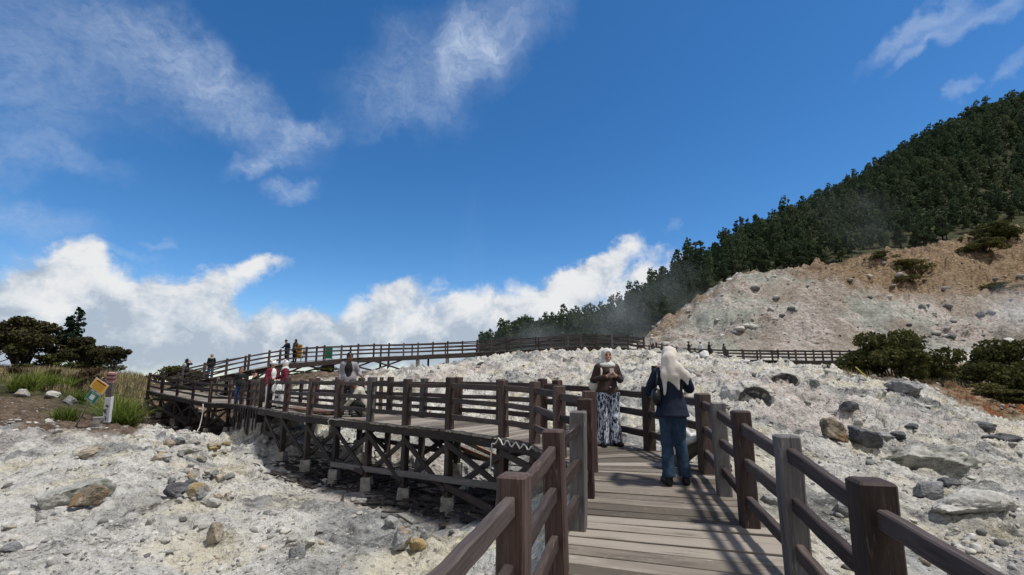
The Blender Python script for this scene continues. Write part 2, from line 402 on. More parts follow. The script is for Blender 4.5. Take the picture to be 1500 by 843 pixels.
# distances are measured along y inside the wedge
cosf = np.concatenate([np.cos(th), np.interp(side, [side[0], side[0]+.5, side[-1]-.5, side[-1]], [np.cos(th[-1]), 1, 1, np.cos(th[0])])])
RR, TH = np.meshgrid(rr_, thall, indexing='ij')
RAD = RR/cosf[None, :]
X = RAD*np.sin(TH); Y_ = RAD*np.cos(TH)
Zt, soil, ochre, green, pink, hill = [a.reshape(X.shape) for a in terrain(X.ravel(), Y_.ravel())]
far = sstep(330, 700, RAD); Zt = Zt*(1-far)+(-40)*far
Zt[0] = -1.9
nr = len(rr_)
idx = np.arange(nr*nth).reshape(nr, nth)
a = idx[:-1, :]; b = np.roll(idx, -1, 1)[:-1, :]; c = np.roll(idx, -1, 1)[1:, :]; d = idx[1:, :]
faces = np.stack([a, d, c, b], -1).reshape(-1, 4)
cov = np.stack([soil, ochre, green], -1).reshape(-1, 3)

m_ground, nt, bs = newmat('volcanic ground')
pos = nt.node('ShaderNodeNewGeometry').outputs['Position']
pk = nt.attr('pink'); hl = nt.attr('hill'); cv = nt.node('ShaderNodeSeparateXYZ', ins={0: nt.attr('cover', 'Vector')})
pw = nt.vmath('ADD', pos, nt.vmath('SCALE', nt.vmath('SUBTRACT', nt.noise(pos, .9, 3, out='Color'), (.5, .5, .5)), .7))
nA = nt.noise(pw, .55, 7, .62); nB = nt.noise(pw, 2.6, 7, .68); nC = nt.noise(pos, 9, 6, .7); nD = nt.noise(pos, 33, 4, .7)
st = nt.vmath('MULTIPLY', pw, (1, 1, 4.)); nS = nt.noise(st, 1.7, 6, .66)
lam = nt.noise(nt.node('ShaderNodeMapping', ins={0: pw, 2: (0, .25, R(37)), 3: (.9, 5.5, 3.)}).outputs[0], 1.0, 6, .68)
mixn = nt.math('ADD', nt.math('ADD', nt.math('ADD', nt.math('MULTIPLY', nA, .16), nt.math('MULTIPLY', lam, .24)), nt.math('MULTIPLY', nB, .22)), nt.math('ADD', nt.math('MULTIPLY', nC, .22), nt.math('MULTIPLY', nD, .16)))
mixn = nt.math('ADD', nt.math('MULTIPLY', nt.math('SUBTRACT', mixn, .5), 1.4), .5)
white = nt.ramp(mixn, [(.35, (.045, .044, .042)), (.405, (.15, .146, .135)), (.44, (.35, .342, .315)), (.51, (.57, .557, .512)), (.65, (.76, .748, .70))])
cream = nt.ramp(mixn, [(.35, (.11, .095, .07)), (.44, (.38, .345, .25)), (.51, (.59, .545, .415)), (.63, (.73, .69, .56))])
grey = nt.ramp(mixn, [(.33, (.030, .031, .033)), (.43, (.11, .113, .115)), (.52, (.27, .275, .27)), (.67, (.52, .525, .51))])
pinkc = nt.ramp(mixn, [(.35, (.09, .07, .062)), (.43, (.30, .25, .225)), (.52, (.54, .475, .44)), (.66, (.68, .63, .59))])
f_cream = nt.rng(nt.noise(pw, .45, 4, .6), .48, .62, smooth=True)
f_grey = nt.rng(nt.noise(nt.vmath('ADD', pw, (31, 7, 3)), .33, 5, .62), .48, .60, smooth=True)
col = nt.mix(nt.math('MULTIPLY', f_cream, .8), white, cream)
col = nt.mix(nt.math('MULTIPLY', f_grey, .9), col, grey)
col = nt.mix(nt.math('MULTIPLY', pk, nt.rng(nB, .35, .6, .2, .85)), col, pinkc)
# pebbles: small stones of their own colour
vr = nt.voro(pos, 11, 'F1', 'Color'); vd = nt.voro(pos, 11, 'F1', 'Distance')
vs = nt.node('ShaderNodeSeparateColor', ins={0: vr})
peb = nt.math('MULTIPLY', nt.rng(vd, .36, .30), nt.math('MULTIPLY', nt.math('GREATER_THAN', vs.outputs[0], .62), nt.rng(nA, .42, .55)))
pebc = nt.ramp(vs.outputs[1], [(0, (.09, .09, .095)), (.4, (.22, .21, .2)), (.7, (.42, .40, .36)), (1, (.62, .6, .56))])
col = nt.mix(nt.math('MULTIPLY', peb, .8), col, pebc)
# bare slope
hc = nt.ramp(mixn, [(.32, (.05, .035, .027)), (.42, (.15, .118, .093)), (.50, (.27, .23, .19)), (.59, (.40, .362, .31)), (.74, (.58, .55, .50))])
hg = nt.ramp(mixn, [(.32, (.06, .06, .05)), (.43, (.16, .165, .14)), (.52, (.31, .318, .275)), (.68, (.54, .545, .49))])
hcol = nt.mix(nt.rng(nt.noise(pos, .075, 4, .6), .45, .58, smooth=True), hc, hg)
hcol = nt.mix(nt.math('MULTIPLY', pk, nt.rng(nB, .42, .56, .1, .75)), hcol, pinkc)
col = nt.mix(hl, col, hcol)
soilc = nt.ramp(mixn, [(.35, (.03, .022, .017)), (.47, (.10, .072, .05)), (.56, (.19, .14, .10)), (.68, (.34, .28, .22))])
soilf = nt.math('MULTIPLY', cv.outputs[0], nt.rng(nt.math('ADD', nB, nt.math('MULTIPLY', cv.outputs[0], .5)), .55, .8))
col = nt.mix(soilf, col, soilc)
och = nt.ramp(nt.math('ADD', nt.math('MULTIPLY', nS, .5), nt.math('MULTIPLY', mixn, .5)), [(.40, (.03, .02, .014)), (.455, (.115, .075, .042)), (.515, (.235, .165, .10)), (.6, (.36, .28, .185)), (.74, (.50, .44, .35))])
rust = nt.mix(nt.rng(nA, .5, .62), och, nt.ramp(nB, [(.35, (.06, .025, .012)), (.6, (.26, .085, .025))]))
och2 = nt.mix(hl, rust, och)
col = nt.mix(nt.math('MULTIPLY', cv.outputs[1], nt.rng(nt.math('ADD', nB, nt.math('MULTIPLY', cv.outputs[1], .6)), .55, .8)), col, och2)
grn = nt.ramp(nt.noise(pos, 1.3, 5, .6), [(.35, (.018, .022, .009)), (.55, (.05, .055, .022)), (.7, (.11, .10, .045))])
col = nt.mix(cv.outputs[2], col, grn)
nt.set(bs.inputs['Base Color'], col); bs.inputs['Roughness'].default_value = .92; bs.inputs['Specular IOR Level'].default_value = .15
hgt = nt.math('ADD', nt.math('ADD', nt.math('ADD', nt.math('MULTIPLY', lam, .8), nt.math('MULTIPLY', nB, .6)), nt.math('MULTIPLY', nC, .55)), nt.math('ADD', nt.math('MULTIPLY', nD, .25), nt.math('MULTIPLY', peb, .12)))
b1 = nt.bump(hgt, 1.0, .15)
hb = nt.math('ADD', nt.noise(pos, .5, 8, .7), nt.math('MULTIPLY', nA, .5))
b2 = nt.node('ShaderNodeBump', ins={'Height': hb, 'Distance': 1.6, 'Normal': b1, 'Strength': nt.math('MULTIPLY', hl, .55)})
nt.set(bs.inputs['Normal'], b2.outputs[0])
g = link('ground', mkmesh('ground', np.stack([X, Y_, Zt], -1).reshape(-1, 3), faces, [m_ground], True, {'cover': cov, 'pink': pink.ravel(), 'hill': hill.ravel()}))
tag(g, 'rocky pale volcanic ground rising to a bare slope and wooded mountain', kind='structure')
# ------------------------------------------------------------------ timber
m_post = wood('dark stained timber', (.020, .014, .012), (.050, .034, .029), (.105, .078, .068))
m_red = wood('reddish brown timber', (.022, .013, .011), (.052, .030, .025), (.115, .080, .070))
m_greyw = wood('weathered grey timber', (.045, .042, .042), (.105, .098, .095), (.19, .18, .175))
m_rail = wood('dark rail timber', (.018, .013, .013), (.044, .033, .031), (.095, .078, .073))
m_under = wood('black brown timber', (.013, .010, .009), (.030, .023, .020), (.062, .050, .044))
m_plank = wood('grey deck plank', (.090, .076, .060), (.176, .150, .123), (.28, .246, .207), gscale=.8, bump=.2, rv=.85, fw=.36)
m_newp = wood('fresh brown plank', (.10, .052, .03), (.20, .11, .066), (.33, .21, .14))
m_conc, nt, b = newmat('concrete')
tc = nt.node('ShaderNodeNewGeometry').outputs['Position']
n = nt.noise(tc, 7, 6, .7); n_ = nt.noise(tc, 40, 3, .6)
nt.set(b.inputs['Base Color'], nt.ramp(nt.math('ADD', nt.math('MULTIPLY', n, .7), nt.math('MULTIPLY', n_, .3)), [(.35, (.10, .095, .085)), (.5, (.25, .24, .215)), (.68, (.40, .385, .345))]))
nt.set(b.inputs['Normal'], nt.bump(n_, .4, .01)); b.inputs['Roughness'].default_value = .95

def V(p): return Vector(p)
def resample(pts, step):
    out = [V(pts[0])]; acc = 0
    for a, b in zip(pts[:-1], pts[1:]):
        a = V(a); b = V(b); L = (b-a).length; t = step-acc
        while t < L:
            out.append(a.lerp(b, t/L)); t += step
        acc = L-(t-step)
    return out
def poly_at(pts, s):
    for a, b in zip(pts[:-1], pts[1:]):
        L = (V(b)-V(a)).length
        if s <= L: return V(a).lerp(V(b), s/L)
        s -= L
    return V(pts[-1])
def plen(pts): return sum((V(b)-V(a)).length for a, b in zip(pts[:-1], pts[1:]))

def planks(pairs, over=.10, wid=.15, gap=.007, th=.04, jz=.0025):
    """cross boards laid between matching left and right edge points"""
    mb = MB()
    for (l0, r0), (l1, r1) in zip(pairs[:-1], pairs[1:]):
        l0, r0, l1, r1 = map(V, (l0, r0, l1, r1))
        L = (((l1-l0).length)+((r1-r0).length))/2
        n = max(1, round(L/wid)); n = max(n, int(max((l1-l0).length, (r1-r0).length)/(wid*1.6)))
        for i in range(n):
            t0, t1 = i/n, (i+1)/n
            A = l0.lerp(l1, t0); B = r0.lerp(r1, t0); D = l0.lerp(l1, t1); E = r0.lerp(r1, t1)
            ax = (B-A).normalized(); ov1 = over+random.uniform(-.025, .03); ov2 = over+random.uniform(-.025, .03)
            A -= ax*ov1; D -= ax*ov1; B += ax*ov2; E += ax*ov2
            g1 = min(.3, gap/2/max((D-A).length, .01)*random.uniform(.6, 2.0)); g2 = min(.3, gap/2/max((E-B).length, .01)*random.uniform(.6, 2.0))
            A, D = A.lerp(D, g1), D.lerp(A, g1); B, E = B.lerp(E, g2), E.lerp(B, g2)
            za = random.gauss(0, jz); zb = random.gauss(0, jz)
            up = Vector((0, 0, 1)); c = .004
            tilt = random.gauss(0, jz)
            top = [A+up*(za), B+up*(zb), E+up*(zb+tilt), D+up*(za+tilt)]
            ctr = (top[0]+top[1]+top[2]+top[3])/4
            ins = []
            wdir = (D-A).normalized()
            ins = [top[0]+wdir*c, top[1]+wdir*c, top[2]-wdir*c, top[3]-wdir*c]
            low = [p-up*c for p in top]; bot = [p-up*th for p in top]
            o = random.random()*60; Lx = (B-A).length; Wx = (D-A).length; Wy = (E-B).length
            gg = [(o, o, 0), (o+Lx, o, 0), (o+Lx, o+Wy, 0), (o, o+Wx, 0)]
            fs = [(0, 1, 2, 3)]
            for k in range(4):
                j = (k+1) % 4
                fs += [(k, k+4, j+4, j), (k+4, k+8, j+8, j+4)]
            fs.append((11, 10, 9, 8))
            mb.add(ins+low+bot, fs, gg*3)
    return mb

def side_dir(a, b):
    d = V(b)-V(a); d.z = 0; d.normalize(); return Vector((d.y, -d.x, 0))
def railing(root, pts, H=1.0, pw=.135, heights=(.86, .56, .25), rh=.10, rw=.055, mats=(), rail_mat=None, jit=.0015, rail_from=0, rail_to=None, below=.12, skip=(), seg=4):
    """posts at pts and three rails per bay, every one its own part"""
    n = len(pts)
    dirs = []
    for i in range(n):
        a = pts[max(i-1, 0)]; b = pts[min(i+1, n-1)]
        d = V(b)-V(a); d.z = 0; dirs.append(d.normalized())
    tops = []
    for i, p in enumerate(pts):
        p = V(p); h = H*random.uniform(.975, 1.03)
        lean = Vector((random.gauss(0, .010), random.gauss(0, .010), 0))
        tops.append(lean)
        if i in skip: continue
        mb = MB(); w = pw*random.uniform(.94, 1.08)
        mb.beam(p-Vector((0, 0, below)), p+lean*h+Vector((0, 0, h)), w, w*random.uniform(.92, 1.05), side=Vector((dirs[i].y, -dirs[i].x, 0)), ch=.012, seg=seg, jit=jit)
        mt = mats[i] if i < len(mats) and mats[i] else random.choice((m_post, m_post, m_post, m_red, m_red, m_greyw if random.random() < .4 else m_post))
        mb.build('post', mt, root)
    for i in range(rail_from, (n-1) if rail_to is None else rail_to):
        a, b = V(pts[i]), V(pts[i+1])
        for h in heights:
            j = lambda: random.gauss(0, .009)
            A = a+Vector((0, 0, h+j()))+tops[i]*h; B = b+Vector((0, 0, h+j()))+tops[i+1]*h
            d = (B-A).normalized()
            mb = MB(); mb.beam(A+d*(pw*.36), B-d*(pw*.36), rw, rh*random.uniform(.9, 1.08), ch=.008, seg=seg+2, jit=jit*1.2)
            mb.build('rail', rail_mat[h] if isinstance(rail_mat, dict) else (rail_mat or random.choice((m_rail, m_rail, m_post))), root)

def footing(root, x, y, top, size=.24, hmin=.2):
    z = gz(x, y); h0 = z-.12
    t = max(top, z+hmin*.6)
    mb = MB(); q = random.uniform(.95, 1.15)*size
    mb.beam((x, y, h0), (x, y, t), q*1.12, q, side=(1, random.uniform(-.4, .3), 0), ch=.012, seg=3, jit=.006, taper=.84)
    return mb.build('footing', m_conc, root), t
def substructure(root, pts, inner=None, leg_w=.14, every=1, foot_h=.34, brace=True, low_beam=True, fascia=.17, mat=None, x_every=1, dz=-.06, skip=()):
    mat = mat or m_under
    feet = []
    for i, p in enumerate(pts):
        p = V(p); z = gz(p.x, p.y)
        if p.z-z < .35 or i in skip or i % every: feet.append(None); continue
        if p.z-z > .8: _, t = footing(root, p.x, p.y, z+foot_h*random.uniform(.8, 1.15))
        else: t = z-.05
        d = side_dir(pts[max(i-1, 0)], pts[min(i+1, len(pts)-1)])
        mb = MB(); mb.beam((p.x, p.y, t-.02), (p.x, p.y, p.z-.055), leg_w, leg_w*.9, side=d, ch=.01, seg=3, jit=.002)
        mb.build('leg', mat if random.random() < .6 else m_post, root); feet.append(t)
    for i in range(len(pts)-1):
        if not brace or feet[i] is None or feet[i+1] is None or i % x_every: continue
        a, b = V(pts[i]), V(pts[i+1]); s = side_dir(a, b)
        ha, hb = a.z-feet[i], b.z-feet[i+1]
        if min(ha, hb) < .45: continue
        for k, off in ((0, .075), (1, -.075)):
            A = Vector((a.x, a.y, feet[i]+.12)) if k else Vector((a.x, a.y, a.z-.25))
            B = Vector((b.x, b.y, b.z-.25)) if k else Vector((b.x, b.y, feet[i+1]+.12))
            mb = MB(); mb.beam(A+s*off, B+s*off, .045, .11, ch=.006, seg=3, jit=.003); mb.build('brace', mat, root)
    return feet
def edge_beam(root, pts, h=.16, w=.06, drop=.045, out=0., mat=None, name='edge_beam'):
    for a, b in zip(pts[:-1], pts[1:]):
        a, b = V(a), V(b); s = side_dir(a, b)*out; z = Vector((0, 0, -drop-h/2))
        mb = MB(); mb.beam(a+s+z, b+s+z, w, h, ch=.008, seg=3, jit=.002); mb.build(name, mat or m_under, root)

# ================================================================== near boardwalk and its left arm
inner_px = [(750, 2.26, -1.49), (817, 3.45, -1.40), (847, 4.24, -1.325), (860, 5.07, -1.26), (866, 6.05, -1.19), (821, 6.9, -1.15), (783, 8., -1.11), (738, 8.6, -1.08), (658, 9.6, -1.05), (595, 10.4, -1.05), (542, 11.3, -1.05), (495, 12.3, -1.05), (453, 13.2, -1.05), (418, 14.6, -1.06), (393, 16.2, -1.08)]
IN = [Vector((-.78, .35, -1.66)), Vector((-.40, 1.35, -1.58))]+[PZ(*q) for q in inner_px]
out_px = [(1450, .0, 0), ]
RT = [Vector((1.24, -.25, -1.70)), Vector((1.49, 1.0, -1.60))]+[PZ(1314, 2.14, -1.515), PZ(1172, 3.24, -1.42), PZ(1098, 4.24, -1.33), PZ(1062, 5.1, -1.265), PZ(1036, 6.0, -1.21), PZ(952, 7.5, -1.15)]
off = [Vector((.6, 9.95, -1.09))]
for q in IN[8:]:
    pass
OUTL = []
for i in range(9, len(IN)):
    a, b = IN[i-1], IN[min(i+1, len(IN)-1)]
    s = side_dir(a, b)*1.55
    OUTL.append(IN[i]+s)
OUT = RT+[Vector((1.55, 9.1, -1.10))]+[Vector((.62, 10.05, -1.07))]+OUTL
bw = thing('boardwalk', 'dark timber boardwalk with grey plank deck from the foreground, turning left on braced legs', 'boardwalk', (1, 4, gz(1, 4)))
inv = Matrix.Translation(-bw.location)
def under(root, fn):
    """build parts in world coordinates and hang them under root without moving them"""
    before = set(bpy.data.objects); fn()
    for o in bpy.data.objects:
        if o not in before and o.parent is root: o.matrix_parent_inverse = Matrix.Translation(-root.location)
def build_near():
    # deck
    pr = [((-1.15, -1.2, -1.78), (.92, -1.7, -1.78)), (IN[0], (1.24, -.05, -1.68)), (IN[1], (1.50, .93, -1.60)), (IN[2], (1.74, 2.18, -1.52)), (IN[3], (1.96, 3.23, -1.42)), (IN[4], (2.12, 4.2, -1.345)), (IN[5], (2.28, 5.05, -1.275)), (IN[6], (2.44, 6.0, -1.21)),
          ((.86, 6.85, -1.165), (2.42, 6.9, -1.17)), (IN[7], (2.25, 7.7, -1.15)), (IN[8], (1.55, 9.1, -1.10)), (IN[9], (.62, 10.05, -1.07))]
    pr += [(IN[9+k+1], OUTL[k+1]) for k in range(len(IN)-10)]
    planks(pr, wid=.19, gap=.014, jz=.004).build('deck', m_plank, bw)
    mi = [m_post, m_red, m_red, m_red, m_greyw, m_red, m_red, m_red, m_post, m_post]
    railing(bw, IN, pw=.15, mats=mi, rail_mat=None, seg=6)
    mo = [m_post, m_post, m_post, m_greyw, m_post, m_greyw, m_post, m_post, m_post]
    railing(bw, OUT, pw=.15, mats=mo, seg=6)
    # legs below both edges of the arm, and short ones below the near part
    substructure(bw, IN[8:]); substructure(bw, OUT[8:], brace=True, x_every=2)
    edge_beam(bw, [p for p in IN[7:]], out=-.055, mat=m_under); edge_beam(bw, OUT[7:], out=.055)
    edge_beam(bw, IN[:8], out=-.02, h=.14); edge_beam(bw, OUT[:8], out=.02, h=.14)
    # long low ties near the ground
    for pts, lo, hi in ((IN, 9, 13), (IN, 12, 16), (OUT, 11, 15)):
        a, b = pts[lo], pts[min(hi, len(pts)-1)]
        s = side_dir(a, b)*(-.1 if pts is IN else .1)
        A = Vector((a.x, a.y, gz(a.x, a.y)+.42)); B = Vector((b.x, b.y, gz(b.x, b.y)+.45))
        mb = MB(); mb.beam(A+s, B+s, .05, .12, seg=5, jit=.004); mb.build('tie_beam', m_greyw if lo == 9 else m_under, bw)
    # the loose slanting timber below the nearest bay of the arm
    a, b = P(627, 699, 9.9), P(722, 748, 8.2)
    mb = MB(); mb.beam(a, b, .06, .12, seg=4, jit=.003); mb.build('brace', m_post, bw)
    # cluster of spare uprights at the outer bend
    for k in range(3):
        p = OUT[-3]+Vector((.18+.16*k, .1+.1*k, 0))
        mb = MB(); mb.beam(p-Vector((0, 0, .1)), p+Vector((0, 0, 1.02)), .12, .1, side=(1, .3, 0), seg=3, jit=.002); mb.build('post', (m_newp, m_greyw, m_red)[k], bw)
under(bw, build_near)

# ================================================================== platform and its receding link
pl_px = [(393, 16.2, -1.08), (381, 17.2, -1.10), (375, 18., -1.12), (369, 18.8, -1.14), (363, 19.5, -1.16), (354, 20.7, -1.2), (346, 22., -1.25), (336, 23.2, -1.3), (307, 23.6, -1.28), (282, 25, -1.2), (259, 26.4, -1.08), (237, 27.5, -.97), (217, 28.3, -.80)]
PI_ = [PZ(*q) for q in pl_px]
PO = []
for i in range(len(PI_)):
    a, b = PI_[max(i-1, 0)], PI_[min(i+1, len(PI_)-1)]
    wdt = 1.55+.5*sstep(6, 9, i)
    PO.append(PI_[i]+side_dir(a, b)*float(wdt))
pf = thing('boardwalk_platform', 'far left timber platform on cross braced legs beside the green grass tufts', 'boardwalk', (-15, 24, gz(-15, 24)))
def build_pf():
    planks(list(zip(PI_, PO)), wid=.17).build('deck', m_plank, pf)
    railing(pf, PI_[1:], pw=.13, seg=2)
    keep = [0, 2, 4, 6, 7, 8, 10, 12]
    railing(pf, [PO[k] for k in keep], pw=.13, seg=2)
    substructure(pf, PI_[1:], foot_h=.42); substructure(pf, [PO[k] for k in keep], foot_h=.3)
    edge_beam(pf, PI_, out=-.06, h=.2); edge_beam(pf, PO, out=.06, h=.2)
    for lo, hi in ((7, 10), (9, 12)):
        a, b = PI_[lo], PI_[hi]; s = side_dir(a, b)*-.12
        mb = MB(); mb.beam(Vector((a.x, a.y, gz(a.x, a.y)+.5))+s, Vector((b.x, b.y, gz(b.x, b.y)+.62))+s, .05, .14, seg=4, jit=.004); mb.build('tie_beam', m_under, pf)
    # vertical boards screening the link
    for k in range(10):
        p = V(PI_[1]).lerp(PI_[6], k/10.); s = side_dir(PI_[1], PI_[6])*-.1
        mb = MB(); mb.beam(Vector((p.x, p.y, gz(p.x, p.y)+.1))+s, Vector((p.x, p.y, p.z-.1))+s, .16, .04, side=PI_[6]-PI_[1], seg=3, jit=.004); mb.build('screen_board', m_under if k % 3 else m_post, pf)
under(pf, build_pf)

# ================================================================== upper walkway on the skyline
up_px = [(236, 29.6, -.80), (280, 29.7, -.36), (320, 30.2, 0.0), (360, 31.0, .34), (400, 32.2, .70), (440, 33.5, 1.02), (480, 34.8, 1.2), (520, 36.0, 1.36), (563, 37.5, 1.52), (605, 39., 1.66), (645, 40., 1.82), (687, 40.5, 1.96), (730, 40.3, 2.08), (773, 40., 2.2), (812, 39.5, 2.32), (851, 39., 2.42), (885, 38.5, 2.36), (916, 38., 2.22), (952, 37.6, 1.96)]
UPc = [PZ(*q) for q in up_px]
UP = resample(UPc, 1.25)
UPF = []
for i, p in enumerate(UP):
    s = side_dir(UP[max(i-2, 0)], UP[min(i+2, len(UP)-1)]); UPF.append(p-s*1.6)
# far side lies beyond: side_dir points to the camera when walking to the right
uw = thing('upper_boardwalk', 'long timber ramp and walkway along the skyline behind the white rock mound', 'boardwalk', (-5, 38, gz(-5, 38)))
def long_rails(root, pts, heights, every=3, w=.05, h=.09, mat=None, out=0.):
    i = 0
    while i < len(pts)-1:
        j = min(i+every, len(pts)-1)
        for hh in heights:
            mb = MB(); s = side_dir(pts[i], pts[j])*out
            q = [V(pts[k])+Vector((0, 0, hh+random.gauss(0, .008)))+s for k in range(i, j+1)]
            for a, b in zip(q[:-1], q[1:]): mb.beam(a, b, w, h, ch=.006)
            mb.build('rail', mat or m_rail, root)
        i = j
def build_up():
    planks(list(zip(UPF, UP)), wid=.2).build('deck', m_plank, uw)
    for pts, stp in ((UP, 1), (UPF, 2)):
        for i in range(0, len(pts), stp):
            p = pts[i]
            mb = MB(); mb.beam(p-Vector((0, 0, .1)), p+Vector((0, 0, random.uniform(1.0, 1.08))), .12, .12, seg=1); mb.build('post', m_post if random.random() < .8 else m_greyw, uw)
    long_rails(uw, UP, (.9, .6, .3), 4); long_rails(uw, UPF, (.9, .6, .3), 6)
    edge_beam(uw, UP[::3]+[UP[-1]], h=.34, w=.08, out=.05); edge_beam(uw, UPF[::3]+[UPF[-1]], h=.3, w=.08, out=-.05)
    for k, (pts, st) in enumerate(((UP, 2), (UPF, 3))):
        for i in range(0, len(pts), st):
            p = pts[i]; z = gz(p.x, p.y)
            if p.z-z < .5: continue
            mb = MB()
            if i > 13 and k == 0:
                mb.beam((p.x, p.y, z-.2), (p.x, p.y, p.z-.36), .3, .26, side=(1, 0, 0), ch=.02, seg=3, jit=.008, taper=.9); mb.build('footing', m_conc, uw)
            else:
                mb.beam((p.x, p.y, z-.2), (p.x, p.y, p.z-.3), .15, .15, seg=1); mb.build('leg', m_under, uw)
    # slanted struts below the ramp
    for i in range(3, 13, 2):
        a, b = UP[i], UP[i+2]
        mb = MB(); mb.beam((a.x, a.y, gz(a.x, a.y)+.1), (b.x, b.y, b.z-.3), .06, .12, seg=1); mb.build('brace', m_under, uw)
        mb = MB(); mb.beam((b.x, b.y-.1, gz(b.x, b.y)+.1), (a.x, a.y-.1, a.z-.3), .06, .12, seg=1); mb.build('brace', m_under, uw)
    # two sloping spare rails near the crest of the mound
    for (a, b) in (((778, 508, 39.6), (815, 494, 39.)), ((720, 508, 40.8), (757, 497, 40.)), ((905, 497, 38.8), (884, 491, 39.2))):
        mb = MB(); mb.beam(P(*a), P(*b), .06, .1); mb.build('brace', m_rail, uw)
under(uw, build_up)

# ================================================================== distant walkway on the right
fw_px = [(962, 42, 1.92), (1000, 48.5, 1.85), (1040, 48, 1.74), (1076, 46, 1.56), (1110, 45.4, 1.5), (1145, 45, 1.46), (1200, 44.5, 1.42), (1262, 44, 1.38), (1330, 43.5, 1.36)]
FW = resample([PZ(*q) for q in fw_px], 1.55)
FWF = [p-side_dir(FW[max(i-2, 0)], FW[min(i+2, len(FW)-1)])*1.7 for i, p in enumerate(FW)]
fb = thing('distant_boardwalk', 'distant low timber walkway crossing in front of the bare pinkish slope', 'boardwalk', (24, 44, gz(24, 44)))
def build_fw():
    planks(list(zip(FWF, FW)), wid=.2).build('deck', m_plank, fb)
    for pts in (FW, FWF):
        for p in pts:
            mb = MB(); z = min(gz(p.x, p.y)-.1, p.z-.3); mb.beam((p.x, p.y, z), p+Vector((0, 0, 1.02)), .13, .13, seg=1); mb.build('post', m_post, fb)
        long_rails(fb, pts, (.9, .62, .32), 4)
    edge_beam(fb, FW[::4]+[FW[-1]], h=.32, w=.08, out=.09, drop=.0); edge_beam(fb, FWF[::4]+[FWF[-1]], h=.3, w=.08, out=-.09, drop=.02)
under(fb, build_fw)
# ------------------------------------------------------------------ stones
def ico(sub):
    t = (1+5**.5)/2
    v = [(-1,t,0),(1,t,0),(-1,-t,0),(1,-t,0),(0,-1,t),(0,1,t),(0,-1,-t),(0,1,-t),(t,0,-1),(t,0,1),(-t,0,-1),(-t,0,1)]
    v = [np.array(q)/np.linalg.norm(q) for q in v]
    f = [(0,11,5),(0,5,1),(0,1,7),(0,7,10),(0,10,11),(1,5,9),(5,11,4),(11,10,2),(10,7,6),(7,1,8),(3,9,4),(3,4,2),(3,2,6),(3,6,8),(3,8,9),(4,9,5),(2,4,11),(6,2,10),(8,6,7),(9,8,1)]
    for _ in range(sub):
        cache = {}; nf = []
        def mid(a, b):
            k = (min(a, b), max(a, b))
            if k not in cache:
                m = v[a]+v[b]; v.append(m/np.linalg.norm(m)); cache[k] = len(v)-1
            return cache[k]
        for a, b, c in f:
            x, y, z = mid(a, b), mid(b, c), mid(c, a); nf += [(a, x, z), (b, y, x), (c, z, y), (x, y, z)]
        f = nf
    return np.array(v), np.array(f)
ICO = {k: ico(k) for k in (1, 2, 4)}
def stone(sub, seed, rough=.35, cuts=7):
    """angular stone of unit size: a ball cut by random planes, then worn"""
    r = np.random.default_rng(seed); v, f = ICO[sub]; v = v.copy()
    for _ in range(cuts):
        n = r.normal(size=3); n /= np.linalg.norm(n); d = r.uniform(.48, .82)
        k = v@n-d; m = k > 0; v[m] -= np.outer(k[m], n)*.92
    o = r.uniform(0, 90, 3)
    q = n3(v[:, 0]*1.7+o[0], v[:, 1]*1.7+o[1], v[:, 2]*1.7+o[2])*.30+n3(v[:, 0]*4.3+o[0], v[:, 1]*4.3+o[1], v[:, 2]*4.3+o[2])*.13*(sub > 1)
    if sub > 2: q = q+.10*(.6-2*np.abs(n3(v[:, 0]*3.1+o[0], v[:, 1]*3.1, v[:, 2]*5+o[2])))+.10*(.6-2*np.abs(n3(v[:, 0]*8+o[0], v[:, 1]*8, v[:, 2]*10+o[2])))+.06*n3(v[:, 0]*20, v[:, 1]*20+o[1], v[:, 2]*20)
    return v*(1+rough*q)[:, None], f
def rockmat(name, c0, c1, c2, patch=None, psc=3., pth=(.52, .62)):
    m, nt, b = newmat(name)
    p = nt.node('ShaderNodeNewGeometry').outputs['Position']
    a = nt.noise(p, 4., 7, .68); c = nt.noise(p, 26., 5, .7)
    f = nt.math('ADD', nt.math('MULTIPLY', a, .65), nt.math('MULTIPLY', c, .35))
    col = nt.ramp(f, [(.36, c0), (.5, c1), (.66, c2)])
    if patch: col = nt.mix(nt.rng(nt.noise(p, psc, 4, .6), *pth, smooth=True), col, nt.mix(c, tuple(x*.6 for x in patch), patch))
    nt.set(b.inputs['Base Color'], col); b.inputs['Roughness'].default_value = .92
    nt.set(b.inputs['Normal'], nt.bump(nt.math('ADD', a, nt.math('MULTIPLY', c, .5)), .8, .05)); return m
RK = {
 'grey': rockmat('grey stone', (.07, .072, .075), (.19, .195, .2), (.36, .36, .35)),
 'dark': rockmat('dark grey stone', (.03, .031, .034), (.085, .088, .095), (.20, .20, .205)),
 'pale': rockmat('pale crusted stone', (.19, .185, .17), (.40, .39, .36), (.60, .585, .54)),
 'ochre': rockmat('grey stone with ochre stain', (.10, .10, .10), (.27, .27, .27), (.46, .45, .42), (.40, .30, .15), 2.6, (.50, .60)),
 'tan': rockmat('tan stone', (.12, .10, .075), (.31, .265, .20), (.50, .45, .37)),
 'green': rockmat('greenish pale rock', (.13, .13, .115), (.33, .326, .295), (.53, .525, .475), (.21, .22, .18), 1.5),
 'brown': rockmat('brown stained rock', (.06, .05, .04), (.20, .165, .12), (.40, .36, .30), (.26, .17, .10), 2.2),
}
